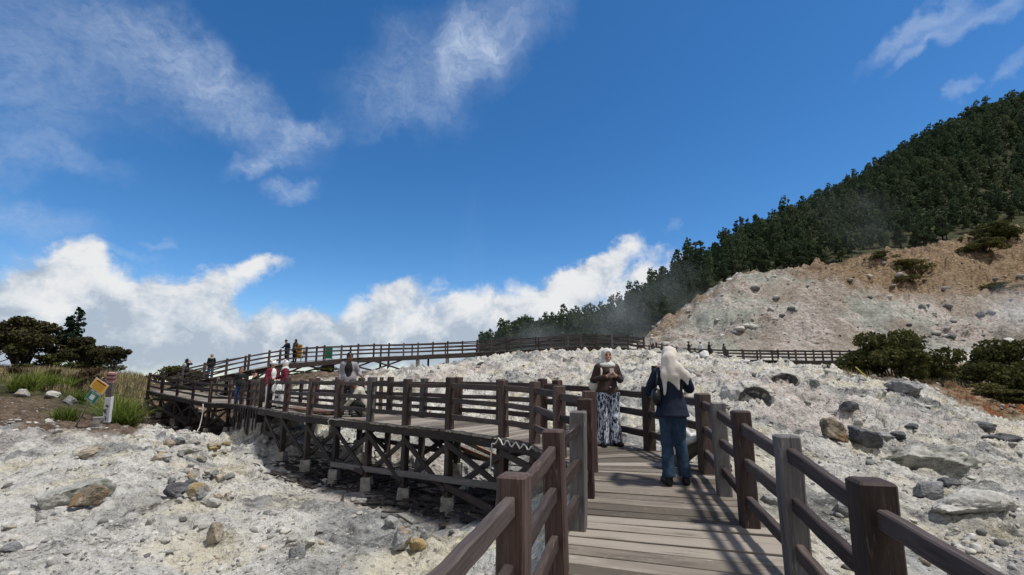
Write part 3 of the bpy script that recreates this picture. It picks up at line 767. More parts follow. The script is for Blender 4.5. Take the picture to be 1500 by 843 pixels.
def boulder(px, py, w, h, mat, label, seed, depth=None, sink=.5, rz=None, rough=.45, tilt=0, cuts=17, name='boulder', group=None, pd=None):
    """px,py: centre of the visible stone in the photo, w,h its size there"""
    g, d = on_ground(px, py+h*.42)
    W = w/700*d; H = h/700*d; D = (W+H)/2 if depth is None else depth*W
    v, f = stone(4, seed, rough, cuts)
    v = v*(1+.06*n3(v[:, 0]*14, v[:, 1]*14, v[:, 2]*14))[:, None]*np.array([W/2, D/2, H/2])*1.12
    me = mkmesh(name, v, f, [RK[mat]], True)
    o = link(name, me, None, Vector((g.x, g.y+D*.15, g.z+H*(.5-sink*.55))))
    o.rotation_euler = (0, R(tilt), R(rz if rz is not None else seed*37 % 50-25))
    return tag(o, label, 'boulder', group)
B = boulder
B(1227, 633, 34, 40, 'brown', 'tall knobbly brown and white boulder standing right of the railing', 3, sink=.15, rough=.6)
B(1270, 645, 62, 34, 'dark', 'long dark slate boulder leaning beside the knobbly brown boulder', 5, tilt=14, sink=.35)
B(1299, 640, 28, 22, 'ochre', 'ochre stained grey stone just right of the long dark slate boulder', 8)
B(1321, 641, 24, 15, 'dark', 'small dark stone wedge right of the ochre stained stone', 9)
B(1338, 629, 20, 13, 'dark', 'rounded dark grey stone lying alone above the small dark wedge', 11)
B(1372, 664, 160, 44, 'green', 'broad flat pale green rock slab on the right slope', 13, depth=.6, sink=.75, rough=.6, cuts=9)
B(1250, 606, 26, 16, 'dark', 'dark stone high on the right slope above the knobbly boulder', 15)
B(1196, 566, 17, 14, 'grey', 'round grey stone on the slope right of the hollow overhangs', 17)
B(1365, 717, 50, 28, 'grey', 'flat tilted grey slab on the right slope behind the nearest post', 19, tilt=-10, depth=.6)
B(1432, 735, 110, 38, 'pale', 'low crusted ledge rock right of the flat tilted grey slab', 21, depth=.6, sink=.85, rough=.6, cuts=9)
B(1394, 706, 26, 14, 'dark', 'dark pebble stone between the pale slab and the crusted ledge', 22)
B(1480, 641, 46, 16, 'dark', 'dark stone cluster block at the right edge below the orange soil', 23)
B(1443, 627, 42, 14, 'dark', 'low dark slab below the rust coloured bank', 25)
B(1132, 733, 26, 20, 'ochre', 'yellow and white stone beside the deck edge', 27)
B(1330, 566, 54, 24, 'grey', 'rounded grey knoll rock in front of the dark bushes', 29, sink=.35)
B(1240, 745, 30, 26, 'grey', 'half hidden grey stone behind the second nearest right post', 30)
B(1322, 768, 40, 18, 'ochre', 'pale stone with a yellow patch on the lower right ground', 31, sink=.45)
B(1105, 545+8, 8, 8, 'dark', 'small black stone above the left hollow overhang', 33)
B(1072, 577, 14, 10, 'dark', 'dark pebble left of the nearer hollow overhang', 35)
B(1063, 574, 11, 8, 'tan', 'yellowish pebble left of the nearer hollow overhang', 36)
# left foreground
B(104, 712, 92, 52, 'green', 'large rounded pale grey green boulder on the left ground', 41, sink=1.0, rough=.3, cuts=9, depth=.9)
B(120, 736, 52, 26, 'brown', 'rust brown wedge under the large pale boulder', 43, tilt=-24, sink=.1, depth=.5)
B(253, 717, 34, 28, 'dark', 'bluish dark angular stone in the left stone heap', 45)
B(279, 698, 27, 18, 'ochre', 'ochre topped stone crowning the left stone heap', 46)
B(290, 717, 36, 27, 'ochre', 'grey and ochre stone in the middle of the left heap', 47)
B(303, 728, 27, 20, 'pale', 'white chalky stone at the foot of the left heap', 48)
B(318, 700, 18, 13, 'tan', 'tan stone on the right of the left heap', 49)
B(332, 727, 17, 13, 'brown', 'brown block right of the chalky stone', 50)
_hr = random.Random(5)
for k in range(14):
    _w = _hr.uniform(9, 19)
    B(_hr.uniform(238, 345), _hr.uniform(694, 740), _w, _w*_hr.uniform(.6, .85), _hr.choice(('grey', 'grey', 'pale', 'dark', 'ochre', 'brown')), 'small angular stone among others in the left stone heap', 600+k, sink=.25, group='small stones of the left heap')
for k in range(12):
    _w = _hr.uniform(8, 18)
    B(_hr.uniform(225, 335), _hr.uniform(650, 680), _w, _w*_hr.uniform(.5, .8), _hr.choice(('grey', 'pale', 'tan', 'ochre', 'brown')), 'small stone in the rubble band below the far platform', 640+k, sink=.3, group='small stones below the platform')
B(312, 786, 24, 30, 'tan', 'square tan block stump on the lower left ground', 51, sink=.3, cuts=14)
B(128, 661, 44, 16, 'tan', 'tan weathered block near the brow of the left slope', 53)
B(267, 657, 46, 22, 'pale', 'cream block below the platform legs', 55, depth=.7)
B(258, 647, 26, 11, 'grey', 'flat grey stone behind the cream block', 56)
B(238, 668, 22, 14, 'ochre', 'white and yellow stone left of the cream block', 57)
B(308, 653, 24, 15, 'tan', 'yellowish stone right of the cream block under the platform', 58)
B(586, 798, 28, 32, 'ochre', 'white stone with mustard cap in the lower middle', 61, sink=.2)
B(611, 803, 22, 24, 'ochre', 'grey and mustard stone next to the mustard capped white stone', 62, sink=.2)
B(572, 766, 24, 20, 'ochre', 'orange capped grey stone above the mustard capped pair', 63)
B(620, 781, 12, 15, 'grey', 'small blue grey stone above the mustard capped pair', 64)
B(431, 809, 30, 22, 'grey', 'round grey stone on dark debris left of the mustard pair', 65)
B(530, 735, 18, 12, 'pale', 'small white stone below the braced legs', 66)
B(743, 655, 34, 50, 'grey', 'grey upright rock behind the braced legs near the bend', 67, sink=.2)
B(30, 575, 22, 16, 'ochre', 'white and yellow stone at the far left below the grass', 68)
B(75, 577, 24, 14, 'pale', 'pale stone below the left green grass tuft', 69)
B(98, 585, 20, 16, 'grey', 'grey stone behind the leaning sign', 70)
B(14, 805, 30, 16, 'grey', 'grey stone at the left edge of the near ground', 71)
B(705, 537, 15, 7, 'dark', 'black stone lying high on the white mound', 73)
B(912, 553, 9, 11, 'dark', 'dark round stone right of the smiling woman', 74)
B(1130, 452, 9, 8, 'pale', 'white block on the left shoulder of the bare slope', 75)
B(1051, 470, 10, 7, 'pale', 'pale block on the left edge of the bare slope', 76)
B(1352, 452, 13, 9, 'grey', 'grey boulder on the ledge of the bare slope', 77)
B(1391, 452, 15, 8, 'grey', 'flat grey boulder right of the ledge boulder on the bare slope', 78)
B(1440, 462, 14, 12, 'dark', 'dark boulder on the right of the bare slope', 79)
B(1452, 458, 14, 9, 'dark', 'dark boulder touching the right bare slope boulder', 80)
B(1392, 486, 12, 7, 'pale', 'white stone low on the bare slope above the bushes', 81)

# hollow overhangs: crusted lumps with an open dark mouth (built after the distance-field tools)
# rubble: countless loose stones
def rubble(n_try=34000):
    vs, fs, rn = [], [], []; off = 0
    px = rng.uniform(-60, 1560, n_try); py = 545+rng.uniform(0, 1, n_try)**.8*330
    d = np.exp(rng.uniform(math.log(3.6), math.log(34), n_try))
    u = (px-750)/700/1.04; x = u*d; y = d
    zz, so, oc, gr, pk, hl_ = terrain(x, y)
    clump = fbm2(x*.45+40, y*.45, 3)
    keep = (rng.uniform(0, 1, n_try) < .16+.85*sstep(.0, .5, clump)) & (gr < .3)
    # clear of the decks
    pts = np.array([(p.x, p.y) for p in IN+OUT[4:]])
    dist = np.min(np.hypot(x[:, None]-pts[None, :, 0], y[:, None]-pts[None, :, 1]), 1)
    deck = (np.abs(x-.25*y-.72) < 1.05) & (y < 8.2)
    keep &= ~deck
    protos = [stone(1 if k % 3 else 2, 200+k, .8, 11) for k in range(24)]
    for i in np.nonzero(keep)[0]:
        s = min(.085, .009*(1+rng.pareto(1.5)))*(.5+.075*d[i])
        v, f = protos[i % 24]; a = rng.uniform(0, 6.28); ca, sa = math.cos(a), math.sin(a)
        q = v*np.array([1, rng.uniform(.6, 1), rng.uniform(.4, .8)])*s
        q = np.stack([q[:, 0]*ca-q[:, 1]*sa+x[i], q[:, 0]*sa+q[:, 1]*ca+y[i], q[:, 2]+zz[i]+s*.12], 1)
        vs.append(q); fs.append(f+off); off += len(v); rn.append(np.full(len(v), rng.uniform()))
    return np.concatenate(vs), np.concatenate(fs), np.concatenate(rn)
def scree(n=2600):
    vs, fs, rn = [], [], []; off = 0
    d = rng.uniform(50, 88, n); px = rng.uniform(945, 1580, n); x = (px-750)/714*d
    zz, so, oc, gr, pk, hl_ = terrain(x, d); cl = fbm2(x*.12, d*.15, 3)
    protos = [stone(1, 500+k, .8, 11) for k in range(16)]
    for i in np.nonzero((hl_ > .5) & (gr < .2) & (rng.uniform(0, 1, n) < .15+sstep(0, .5, cl)))[0]:
        s = min(.75, .10*(1+rng.pareto(2.0))); v, f = protos[i % 16]
        q = v*np.array([1, 1, rng.uniform(.45, .8)])*s+np.array([x[i], d[i], zz[i]+s*.1]); vs.append(q); fs.append(f+off); off += len(v); rn.append(np.full(len(v), rng.uniform()))
    return np.concatenate(vs), np.concatenate(fs), np.concatenate(rn)
m_rub, nt, b = newmat('loose stones')
r_ = nt.attr('rnd'); p_ = nt.node('ShaderNodeNewGeometry').outputs['Position']
nn = nt.noise(p_, 22, 5, .7)
cc = nt.ramp(r_, [(0, (.10, .10, .098)), (.08, (.18, .178, .17)), (.22, (.30, .295, .28)), (.45, (.40, .39, .36)), (.66, (.50, .48, .43)), (.85, (.60, .585, .54)), (.95, (.44, .37, .27)), (1, (.68, .67, .64))])
nt.set(b.inputs['Base Color'], nt.mix(nt.rng(nn, .35, .7), nt.vmath('SCALE', cc, .6), cc)); b.inputs['Roughness'].default_value = .93
v, f, r = rubble()
tag(link('rubble', mkmesh('rubble', v, f, [m_rub], False, {'rnd': r})), 'loose grey and cream stones strewn over the pale ground', 'rubble', kind='stuff')

v, f, r = scree()
tag(link('scree', mkmesh('scree', v, f, [m_rub], False, {'rnd': r})), 'stones strewn over the bare slope', 'rubble', kind='stuff')
# dark scraps of old timber below the boardwalk
def scraps():
    mb = MB()
    for i in range(520):
        t = random.random()
        k = random.choice((8, 9, 10, 11, 12, 13, 14)); a, b_ = IN[k], IN[min(k+1, len(IN)-1)]
        s = side_dir(a, b_); q = a.lerp(b_, random.random())+s*random.gauss(.45, .5)
        ang = random.gauss(math.atan2((b_-a).y, (b_-a).x), .5); L = random.uniform(.15, .95)
        dv = Vector((math.cos(ang), math.sin(ang), random.gauss(0, .08)))*L/2
        z = gz(q.x, q.y)+random.uniform(.0, .10)
        c = Vector((q.x, q.y, z)); mb.beam(c-dv, c+dv, random.uniform(.02, .10), random.uniform(.015, .03), seg=2, jit=.006, ch=.003)
    for i in range(330):
        k = random.randint(6, len(PI_)-2); a, b_ = PI_[k], PI_[k+1]; s = side_dir(a, b_)
        q = a.lerp(b_, random.random())+s*random.gauss(-.2, .7); ang = random.uniform(0, 6.28); L = random.uniform(.2, 1.3)
        dv = Vector((math.cos(ang), math.sin(ang), random.gauss(0, .08)))*L/2
        c = Vector((q.x, q.y, gz(q.x, q.y)+random.uniform(0, .1))); mb.beam(c-dv, c+dv, random.uniform(.03, .1), .03, seg=1, ch=.003)
    return mb
tag(scraps().build('timber_scraps', m_under), 'dark rotten timber scraps lying on the ground below the boardwalk', 'debris', kind='stuff')
# ------------------------------------------------------------------ foliage
def leafmat(name, cols, trans=.25):
    m, nt, b = newmat(name)
    r = nt.attr('rnd'); p = nt.node('ShaderNodeObjectInfo').outputs['Random']
    f = nt.math('ADD', nt.math('MULTIPLY', r, .7), nt.math('MULTIPLY', p, .35))
    c = nt.ramp(f, [(i/(len(cols)-1), q) for i, q in enumerate(cols)])
    nt.set(b.inputs['Base Color'], c); b.inputs['Roughness'].default_value = .8; b.inputs['Specular IOR Level'].default_value = .08
    if trans:
        t = nt.node('ShaderNodeBsdfTranslucent', ins={'Color': c}); mx = nt.node('ShaderNodeMixShader', ins={0: trans, 1: b.outputs[0], 2: t.outputs[0]})
        out = m.node_tree.nodes['Material Output']; nt.l.new(mx.outputs[0], out.inputs[0])
    return m
m_forest = leafmat('forest foliage', [(.027, .049, .026), (.045, .072, .038), (.072, .100, .050), (.115, .130, .070)])
m_shrub = leafmat('dark shrub foliage', [(.018, .022, .010), (.042, .043, .019), (.070, .062, .028), (.095, .093, .038)])
m_bush = leafmat('bush foliage', [(.028, .036, .013), (.062, .072, .024), (.10, .098, .035), (.15, .13, .052)])
m_pine = leafmat('conifer foliage', [(.012, .024, .014), (.022, .042, .022), (.040, .062, .030)])
m_grassg = leafmat('green grass', [(.055, .085, .016), (.11, .155, .03), (.17, .21, .045), (.24, .26, .07)], .35)
m_grassd = leafmat('dry grass', [(.11, .085, .05), (.27, .215, .115), (.40, .335, .19), (.34, .29, .15)], .3)
m_bark = wood('bark', (.03, .025, .02), (.075, .06, .05), (.14, .12, .10))

def leaves(centres, size, r, flat=.15, elong=1.6):
    """one bent quad per centre"""
    n = len(centres)
    nrm = r.normal(size=(n, 3)); nrm[:, 2] = np.abs(nrm[:, 2])+flat; nrm /= np.linalg.norm(nrm, axis=1)[:, None]
    t = np.cross(nrm, r.normal(size=(n, 3))); t /= np.linalg.norm(t, axis=1)[:, None]; bt = np.cross(nrm, t)
    s = (size*r.uniform(.6, 1.35, n))[:, None]
    a = centres-t*s*elong*.5; c = centres+t*s*elong*.5; m = centres+nrm*s*.12
    v = np.stack([a, m-bt*s*.5, c, m+bt*s*.5], 1).reshape(-1, 3)
    f = np.arange(4*n).reshape(n, 4)
    return v, f
def crown_pts(lobes, n, r, shell=.55):
    """points in lobes (cx,cy,cz,rx,ry,rz), gathered into tufts"""
    w = np.array([l[3]*l[4]+l[3]*l[5] for l in lobes]); w /= w.sum()
    k = r.choice(len(lobes), n, p=w); L = np.array(lobes)[k]
    nt_ = max(6, n//8)
    d = r.normal(size=(n, 3)); d /= np.linalg.norm(d, axis=1)[:, None]
    rad = r.uniform(shell, 1, n)**.6
    p = L[:, :3]+d*rad[:, None]*L[:, 3:6]
    # pull towards tuft centres
    tc = p[r.choice(n, nt_, replace=False)]
    dd = ((p[:, None, :]-tc[None])**2).sum(2); j = dd.argmin(1)
    p = tc[j]+(p-tc[j])*r.uniform(.5, .95, (n, 1))
    return p, j
def tree_meshes(nm, seed, H, kind, nleaf, lsize, mat):
    r = np.random.default_rng(seed); tr = MB(); lobes = []
    rs = random.Random(seed)
    if kind == 'forest':      # tall stem with a few flat tufted storeys
        top = Vector((r.normal()*.04*H, r.normal()*.04*H, H*.93))
        tr.tube([(0, 0, -.6), (0, 0, H*.3), top*.65, top], .022*H, 6, .004*H)
        n = r.integers(9, 15); spread = r.uniform(.16, .30)
        for i in range(n):
            z = H*(.22+.74*(i+.5)/n)+r.uniform(-.05, .05)*H; a = r.uniform(0, 6.28); k = (1.05-z/H)*spread*H*r.uniform(.35, 1.3)
            c = Vector((math.cos(a)*k, math.sin(a)*k, z)); tr.tube([(0, 0, z-.1*H), (c.x*.6, c.y*.6, z-.03*H), c], .008*H, 4, .003*H)
            q = H*r.uniform(.075, .135)*(1.3-.65*z/H); lobes.append((c.x, c.y, c.z, q*1.1, q*1.1, q*.8))
        lobes.append((top.x, top.y, H*.95, H*.055, H*.055, H*.07))
        pts, j = crown_pts(lobes, nleaf, r, .3)
    elif kind == 'spread':    # low many-stemmed umbrella tree
        n = 7
        for i in range(n):
            a = 6.28*i/n+r.uniform(-.4, .4); k = H*r.uniform(.25, .62); z = H*r.uniform(.55, .82)
            c = Vector((math.cos(a)*k, math.sin(a)*k, z))
            tr.tube([(math.cos(a)*.06*H, math.sin(a)*.06*H, -.3), (c.x*.35, c.y*.35, H*.25), (c.x*.75, c.y*.75, z*.75), c], .028*H, 6, .008*H)
            for q in range(3):
                b = a+r.uniform(-.9, .9); e = c+Vector((math.cos(b), math.sin(b), r.uniform(-.1, .5)))*H*.2
                tr.tube([c*.85, e], .010*H, 5, .004*H); lobes.append((e.x, e.y, e.z, H*.19, H*.19, H*.085))
            lobes.append((c.x, c.y, c.z+.05*H, H*.26, H*.26, H*.15)); lobes.append((c.x*1.05, c.y*1.05, c.z-.18*H, H*.2, H*.2, H*.12))
        lobes += [(0, 0, H*.86, H*.34, H*.34, H*.14), (0, 0, H*.66, H*.4, H*.4, H*.14)]
        pts, j = crown_pts(lobes, nleaf, r, .2)
    elif kind == 'round':     # rounded many-stemmed tree, foliage almost to the ground
        for i in range(24):
            a = r.uniform(0, 6.28); k = H*r.uniform(.05, .52); z = H*(r.uniform(.25, .62) if k > .34*H else r.uniform(.45, .88)); q = H*r.uniform(.11, .19)
            lobes.append((math.cos(a)*k, math.sin(a)*k, z, q*1.25, q*1.25, q*.8))
            tr.tube([(math.cos(a)*.05*H, math.sin(a)*.05*H, -.2), (math.cos(a)*k*.5, math.sin(a)*k*.5, z*.55), (math.cos(a)*k, math.sin(a)*k, z)], .016*H, 5, .005*H)
        pts, j = crown_pts(lobes, nleaf, r, .35)
    elif kind == 'bush':      # dense rounded bush down to the ground
        for i in range(26):
            a = r.uniform(0, 6.28); k = H*r.uniform(.05, .85); z = H*r.uniform(.18, .42) if k > .5*H else H*r.uniform(.35, .82)
            q = H*r.uniform(.17, .28); lobes.append((math.cos(a)*k, math.sin(a)*k, z, q*1.3, q*1.3, q*.72))
            tr.tube([(math.cos(a)*.1*H, math.sin(a)*.1*H, -.2), (math.cos(a)*k*.6, math.sin(a)*k*.6, z*.6), (math.cos(a)*k, math.sin(a)*k, z)], .016*H, 5, .005*H)
        pts, j = crown_pts(lobes, nleaf, r, .35)
    else:                     # narrow conifer in whorls
        tr.tube([(0, 0, -.3), (0, 0, H)], .025*H, 6, .004*H); P_ = []
        for i in range(85):
            t = r.uniform(0, 1)**.85; z = H*(.18+.80*t); L = H*.30*(1.05-t)**.75*r.uniform(.45, 1.2); a = r.uniform(0, 6.28)
            e = Vector((math.cos(a)*L, math.sin(a)*L, z+L*r.uniform(.1, .6))); tr.tube([(0, 0, z), e], .006*H, 4, .002*H)
            lobes.append((e.x*.75, e.y*.75, z+(e.z-z)*.75, L*.28+.05, L*.28+.05, L*.16+.05))
        pts, j = crown_pts(lobes, nleaf, r, .2)
    v, f = leaves(pts, lsize, r)
    tuft = r.uniform(0, 1, j.max()+1)
    rnd = np.repeat(np.clip(tuft[j]*.65+r.uniform(0, .35, len(pts)), 0, 1), 4)
    crown = mkmesh(nm+'_crown', v, f, [mat], False, {'rnd': rnd})
    trunk = mkmesh(nm+'_trunk', tr.v, tr.f, [m_bark], True, {'g': tr.g, 'rnd': tr.r})
    return crown, trunk
def tree(nm, meshes, loc, rz, sc, label, cat, group=None):
    t = thing(nm, label, cat, loc, rz, group); t.scale = (sc[0], sc[0], sc[1])
    link('trunk', meshes[1], t); link('crown', meshes[0], t); return t

# --- wooded mountain
FV = [tree_meshes('forest_tree', 300+k, 10., 'forest', 1500, .29, m_forest) for k in range(7)]
cand = []
ridge_of = lambda px: np.interp(px, [700, 770, 840, 900, 950, 1000, 1050, 1100, 1170, 1250, 1340, 1420, 1500, 1900], [190, 190, 190, 190, 195, 200, 205, 208, 212, 218, 226, 238, 255, 255])
edge_of = lambda px: np.interp(px, [700, 840, 890, 950, 1000, 1050, 1100, 1170, 1250, 1300, 1420, 1500, 1900], [150, 110, 80, 82, 85, 86, 88, 93, 96, 100, 102, 112, 116])
NF = 13000
px = rng.uniform(700, 1640, NF); rg = ridge_of(px); ed = edge_of(px); q = rng.uniform(0, 1, NF)
Yd = ed+q*(rg+6-ed); xw = (px-750)/714*Yd
keepw = rng.uniform(0, 1, NF) < (Yd/rg)          # even in area
px, Yd, xw, rg, ed = px[keepw], Yd[keepw], xw[keepw], rg[keepw], ed[keepw]
# skyline trees first, then the lower edge, then the rest
sk_px = np.concatenate([np.arange(722, 1560, 7.), np.arange(740, 1000, 13.)]); sk_px = sk_px+rng.uniform(-3, 3, len(sk_px))
_ys = np.linspace(110, 330, 111)
def crest(pxs):
    pxs = np.asarray(pxs, float); yy = np.repeat(_ys[None], len(pxs), 0); xx = (pxs[:, None]-750)/714*yy
    z = terrain(xx.ravel(), yy.ravel())[0].reshape(xx.shape); return _ys[(z/yy).argmax(1)]
_gp = np.arange(700, 1660, 12.); _gc = crest(_gp); ridge_of = lambda px: np.interp(px, _gp, _gc)
sk_Y = ridge_of(sk_px)+rng.uniform(-7, 1, len(sk_px)); sk_x = (sk_px-750)/714*sk_Y
fz = terrain(np.concatenate([sk_x, xw]), np.concatenate([sk_Y, Yd]))[0]
GRP = 'trees covering the mountain slope'
for i in range(len(sk_px)):
    s = rng.uniform(.6, 1.2)*(.62 if sk_px[i] < 830 else (.8 if sk_px[i] < 900 else 1))
    tree('forest_tree', FV[i % 7], (sk_x[i], sk_Y[i], fz[i]), rng.uniform(0, 6.28), (s*rng.uniform(.9, 1.25), s), 'dark green tree on the skyline of the wooded mountain', 'tree', 'trees on the mountain skyline')
order = np.argsort(Yd-ed); near = order[:110]; rest = rng.permutation(order[110:])
for i in near:
    s = rng.uniform(.32, .6)
    tree('forest_tree', FV[i % 7], (xw[i], Yd[i], fz[len(sk_px)+i]), rng.uniform(0, 6.28), (s*rng.uniform(1., 1.35), s), 'dark green tree along the lower edge of the mountain wood above the bare slope', 'tree', 'trees along the lower edge of the wood')
lite = []
for k in range(5):
    r = np.random.default_rng(900+k); H = (10., 12.5, 8.5, 13.5, 10.)[k]; slim = (1., .62, 1.15, .5, .85)[k]; lobes = []
    for i in range(9):
        z = H*(.3+.68*(i+.5)/9); a = r.uniform(0, 6.28); kk = r.uniform(.4, 1.1)*.2*H*(1.15-z/H*.8)*slim; qq = H*r.uniform(.08, .14)*(.6+.4*slim)*(1.2-.5*z/H)
        lobes.append((math.cos(a)*kk, math.sin(a)*kk, z, qq*1.15, qq*1.15, qq*.95))
    p, j = crown_pts(lobes, 330, r, .3); v, f = leaves(p, .46, r); tf = r.uniform(0, 1, j.max()+1)
    lite.append((v, np.repeat(np.clip(tf[j]*.6+r.uniform(0, .3, len(p)), 0, 1), 4)))
VS, RN = [], []
for i in rest[:4600]:
    v, rn = lite[i % 5]; a = rng.uniform(0, 6.28); s = rng.uniform(.45, 1.1); ca, sa = math.cos(a)*s, math.sin(a)*s
    big = float(fbm2(np.array([xw[i]*.035]), np.array([Yd[i]*.035+7]), 3)[0]); s *= (1+.3*big)*min(1., .42+.62*(Yd[i]-85)/75.); ca, sa = math.cos(a)*s, math.sin(a)*s
    VS.append(np.stack([v[:, 0]*ca-v[:, 1]*sa+xw[i], v[:, 0]*sa+v[:, 1]*ca+Yd[i], v[:, 2]*s+fz[len(sk_px)+i]-.5], 1)); RN.append(np.clip(rn*.45+rng.uniform(-.1, .5)+.45*big+.18*sstep(1300, 1600, px[i])-.05, 0, 1))
VS = np.concatenate(VS); RN = np.concatenate(RN)
tag(link('mountain_forest', mkmesh('mountain_forest', VS, np.arange(len(VS)).reshape(-1, 4), [m_forest], False, {'rnd': RN})), 'dense dark green forest covering the mountain side', 'forest', kind='stuff')

# --- trees and bushes one can tell apart
def at_px(px, d):
    x = (px-750)/714*d; return Vector((x, d, gz(x, d)))
SP1 = tree_meshes('shrub_tree', 410, 3.6, 'spread', 9500, .13, m_shrub)
SP2 = tree_meshes('shrub_tree', 411, 3.0, 'spread', 8000, .12, m_shrub)
BU = [tree_meshes('bush', 420+k, 3.2, 'bush', 15000, .125, m_bush) for k in range(2)]
RT1 = tree_meshes('shrub_tree', 415, 3.7, 'round', 13000, .12, m_shrub); RT2 = tree_meshes('shrub_tree', 416, 3.0, 'round', 9000, .12, m_shrub)
BS = tree_meshes('bush', 431, 1.2, 'bush', 3200, .075, m_bush)
CF = tree_meshes('conifer', 440, 4.6, 'conifer', 6000, .10, m_pine)
def T_(nm, m, px, d, rz, sc, label, cat, grp=None): return tree(nm, m, at_px(px, d)-Vector((0, 0, .05 if d < 50 else .45*(sc[1] if isinstance(sc, tuple) else sc))), rz, sc if isinstance(sc, tuple) else (sc, sc), label, cat, grp)
T_('shrub_tree', RT1, 25, 33, .4, (1.15, 1.02), 'large dark spreading shrub tree at the left edge', 'tree')
T_('shrub_tree', RT1, -40, 33, 2.2, (1.1, .95), 'dark shrub tree cut off by the left edge of the view', 'tree')
T_('shrub_tree', RT2, 116, 34, 1.4, (.85, .88), 'small dark shrub tree just below the narrow conifer', 'tree')
T_('shrub_tree', SP2, 161, 34, 3.3, (.50, .68), 'small umbrella shaped shrub tree right of the others', 'tree')
T_('conifer', CF, 98, 36, 0, (.95, 1.06), 'narrow green conifer rising behind the left shrubs', 'tree')
T_('bush', BS, 75, 33, 1, (1.6, 1.1), 'low green bush between the left shrub trees', 'bush')
T_('bush', BS, 135, 36, 2, (1.6, 1.0), 'low green bush under the umbrella shaped shrub tree', 'bush')
BD = tree_meshes('bush', 432, 1.1, 'bush', 1500, .07, leafmat('dead brown foliage', [(.03, .02, .014), (.07, .045, .028), (.11, .075, .045)]))
for px_, d_, s_, lab in ((112, 26.5, .8, 'dead brown shrub behind the yellow sign'), (128, 29, .9, 'dead brown shrub in the dry grass above the sign'), (202, 26, .7, 'brown shrub by the left corner of the platform'), (20, 27, .7, 'brown shrub at the far left in front of the dry grass'), (75, 27.5, .6, 'small brown shrub left of the dead shrubs')):
    T_('bush', BD, px_, d_, px_*1.3, (s_*1.1, s_), lab, 'bush')
T_('bush', BS, 255, 35, 2, (1.5, 1.2), 'green bush behind the ramp at the far left', 'bush')
T_('bush', BS, 285, 36, 4, (1.2, 1.0), 'green bush behind the ramp beside the person with the grey bag', 'bush')
T_('bush', BS, 478, 35.5, 5, (.8, .4), 'small olive bush by the concrete pillars of the upper walkway', 'bush')
T_('bush', BU[0], 1318, 29.5, .3, (.98, 1.06), 'large dark green bush at the end of the distant walkway', 'bush')
T_('bush', BU[1], 1478, 29.5, 1.3, (.98, 1.1), 'large olive bush at the right edge', 'bush')
T_('bush', BS, 1385, 30, 2.3, (1.4, .9), 'low bush between the two large right bushes', 'bush')
T_('bush', BS, 1263, 32, 3.3, (1.6, 1.4), 'low dark bush hiding the end of the distant walkway', 'bush')
T_('bush', BS, 1490, 26.5, 4.1, (1.3, .6), 'low grey green bush at the right edge above the rust soil', 'bush')
T_('bush', BS, 1445, 27, 5.1, (1.2, .6), 'low grey green bush below the large olive bush', 'bush')
T_('bush', BU[0], 1492, 96, 2.1, (1.7, 1.5), 'dark green bush on top of the ochre cliff', 'bush')
T_('bush', BU[1], 1478, 90, .1, (1.3, 1.0), 'dark bush on the face of the ochre cliff', 'bush')
T_('bush', BS, 1355, 83, .1, (3.2, 2.4), 'brownish bush in the notch of the ochre ridge', 'bush')
T_('bush', BS, 1316, 84, 2.1, (2.2, 1.6), 'small brownish bush left of the notch bush', 'bush')
T_('bush', BS, 1355, 78, 3.1, (2.4, 1.0), 'dry grey bush patch below the notch bush', 'bush')
T_('bush', BS, 1485, 80, 1.7, (3., 1.3), 'grey green scrub patch below the ochre cliff', 'bush')

# --- grass
def blades(n, cx, cy, spread, L, wid, r, arch=.5, lean=.35):
    a = r.uniform(0, 6.28, n); rr = np.sqrt(r.uniform(0, 1, n))*spread
    x = cx+np.cos(a)*rr; y = cy+np.sin(a)*rr; z = terrain(x, y)[0] if np.ndim(cx) else np.full(n, 0.)
    b = r.uniform(0, 6.28, n); l = L*r.uniform(.55, 1.2, n); k = lean*r.uniform(.2, 1.3, n)
    dx, dy = np.cos(b), np.sin(b); V_ = []; w = wid*r.uniform(.6, 1.3, n)
    for t, ww in ((0, 1.), (.35, .9), (.7, .6), (1, .08)):
        out = k*l*(t+arch*t*t); up = l*(t-.42*arch*t*t*k*2)
        px_ = x+dx*out; py_ = y+dy*out; pz = z+up
        V_.append(np.stack([px_-dy*w*ww, py_+dx*w*ww, pz], 1)); V_.append(np.stack([px_+dy*w*ww, py_-dx*w*ww, pz], 1))
    v = np.stack(V_, 1).reshape(-1, 3); o = np.arange(n)[:, None]*8
    f = np.concatenate([o+np.array([[0, 1, 3, 2]]), o+np.array([[2, 3, 5, 4]]), o+np.array([[4, 5, 7, 6]])]).astype(int)
    return v, f
def tuft(px, d, spread, L, n, label, seed, mat, group=None):
    r = np.random.default_rng(seed); p = at_px(px, d); v, f = blades(n, 0., 0., spread, L, .012+.006*L, r, .7, .6)
    rnd = np.repeat(r.uniform(0, 1, n), 8)
    o = link('grass_tuft', mkmesh('grass_tuft', v, f, [mat], False, {'rnd': rnd}), None, p-Vector((0, 0, .04)))
    return tag(o, label, 'grass', group)
tuft(187, 19.6, .42, 1.25, 420, 'big bright green grass tuft right of the striped post', 1, m_grassg)
tuft(174, 21.5, .3, 1.5, 220, 'tall yellow green grass tuft behind the striped post', 2, m_grassg)
tuft(105, 18.6, .42, .6, 260, 'low green grass tuft at the foot of the leaning sign', 3, m_grassg)
tuft(38, 23.5, .55, 1.05, 360, 'green grass tuft at the left below the dry grass', 4, m_grassg)
tuft(62, 25, .5, .95, 240, 'green grass tuft among dry stalks below the left shrubs', 5, m_grassg)
tuft(86, 25, .5, 1.0, 240, 'yellowish green grass tuft behind the leaning sign', 6, m_grassg)
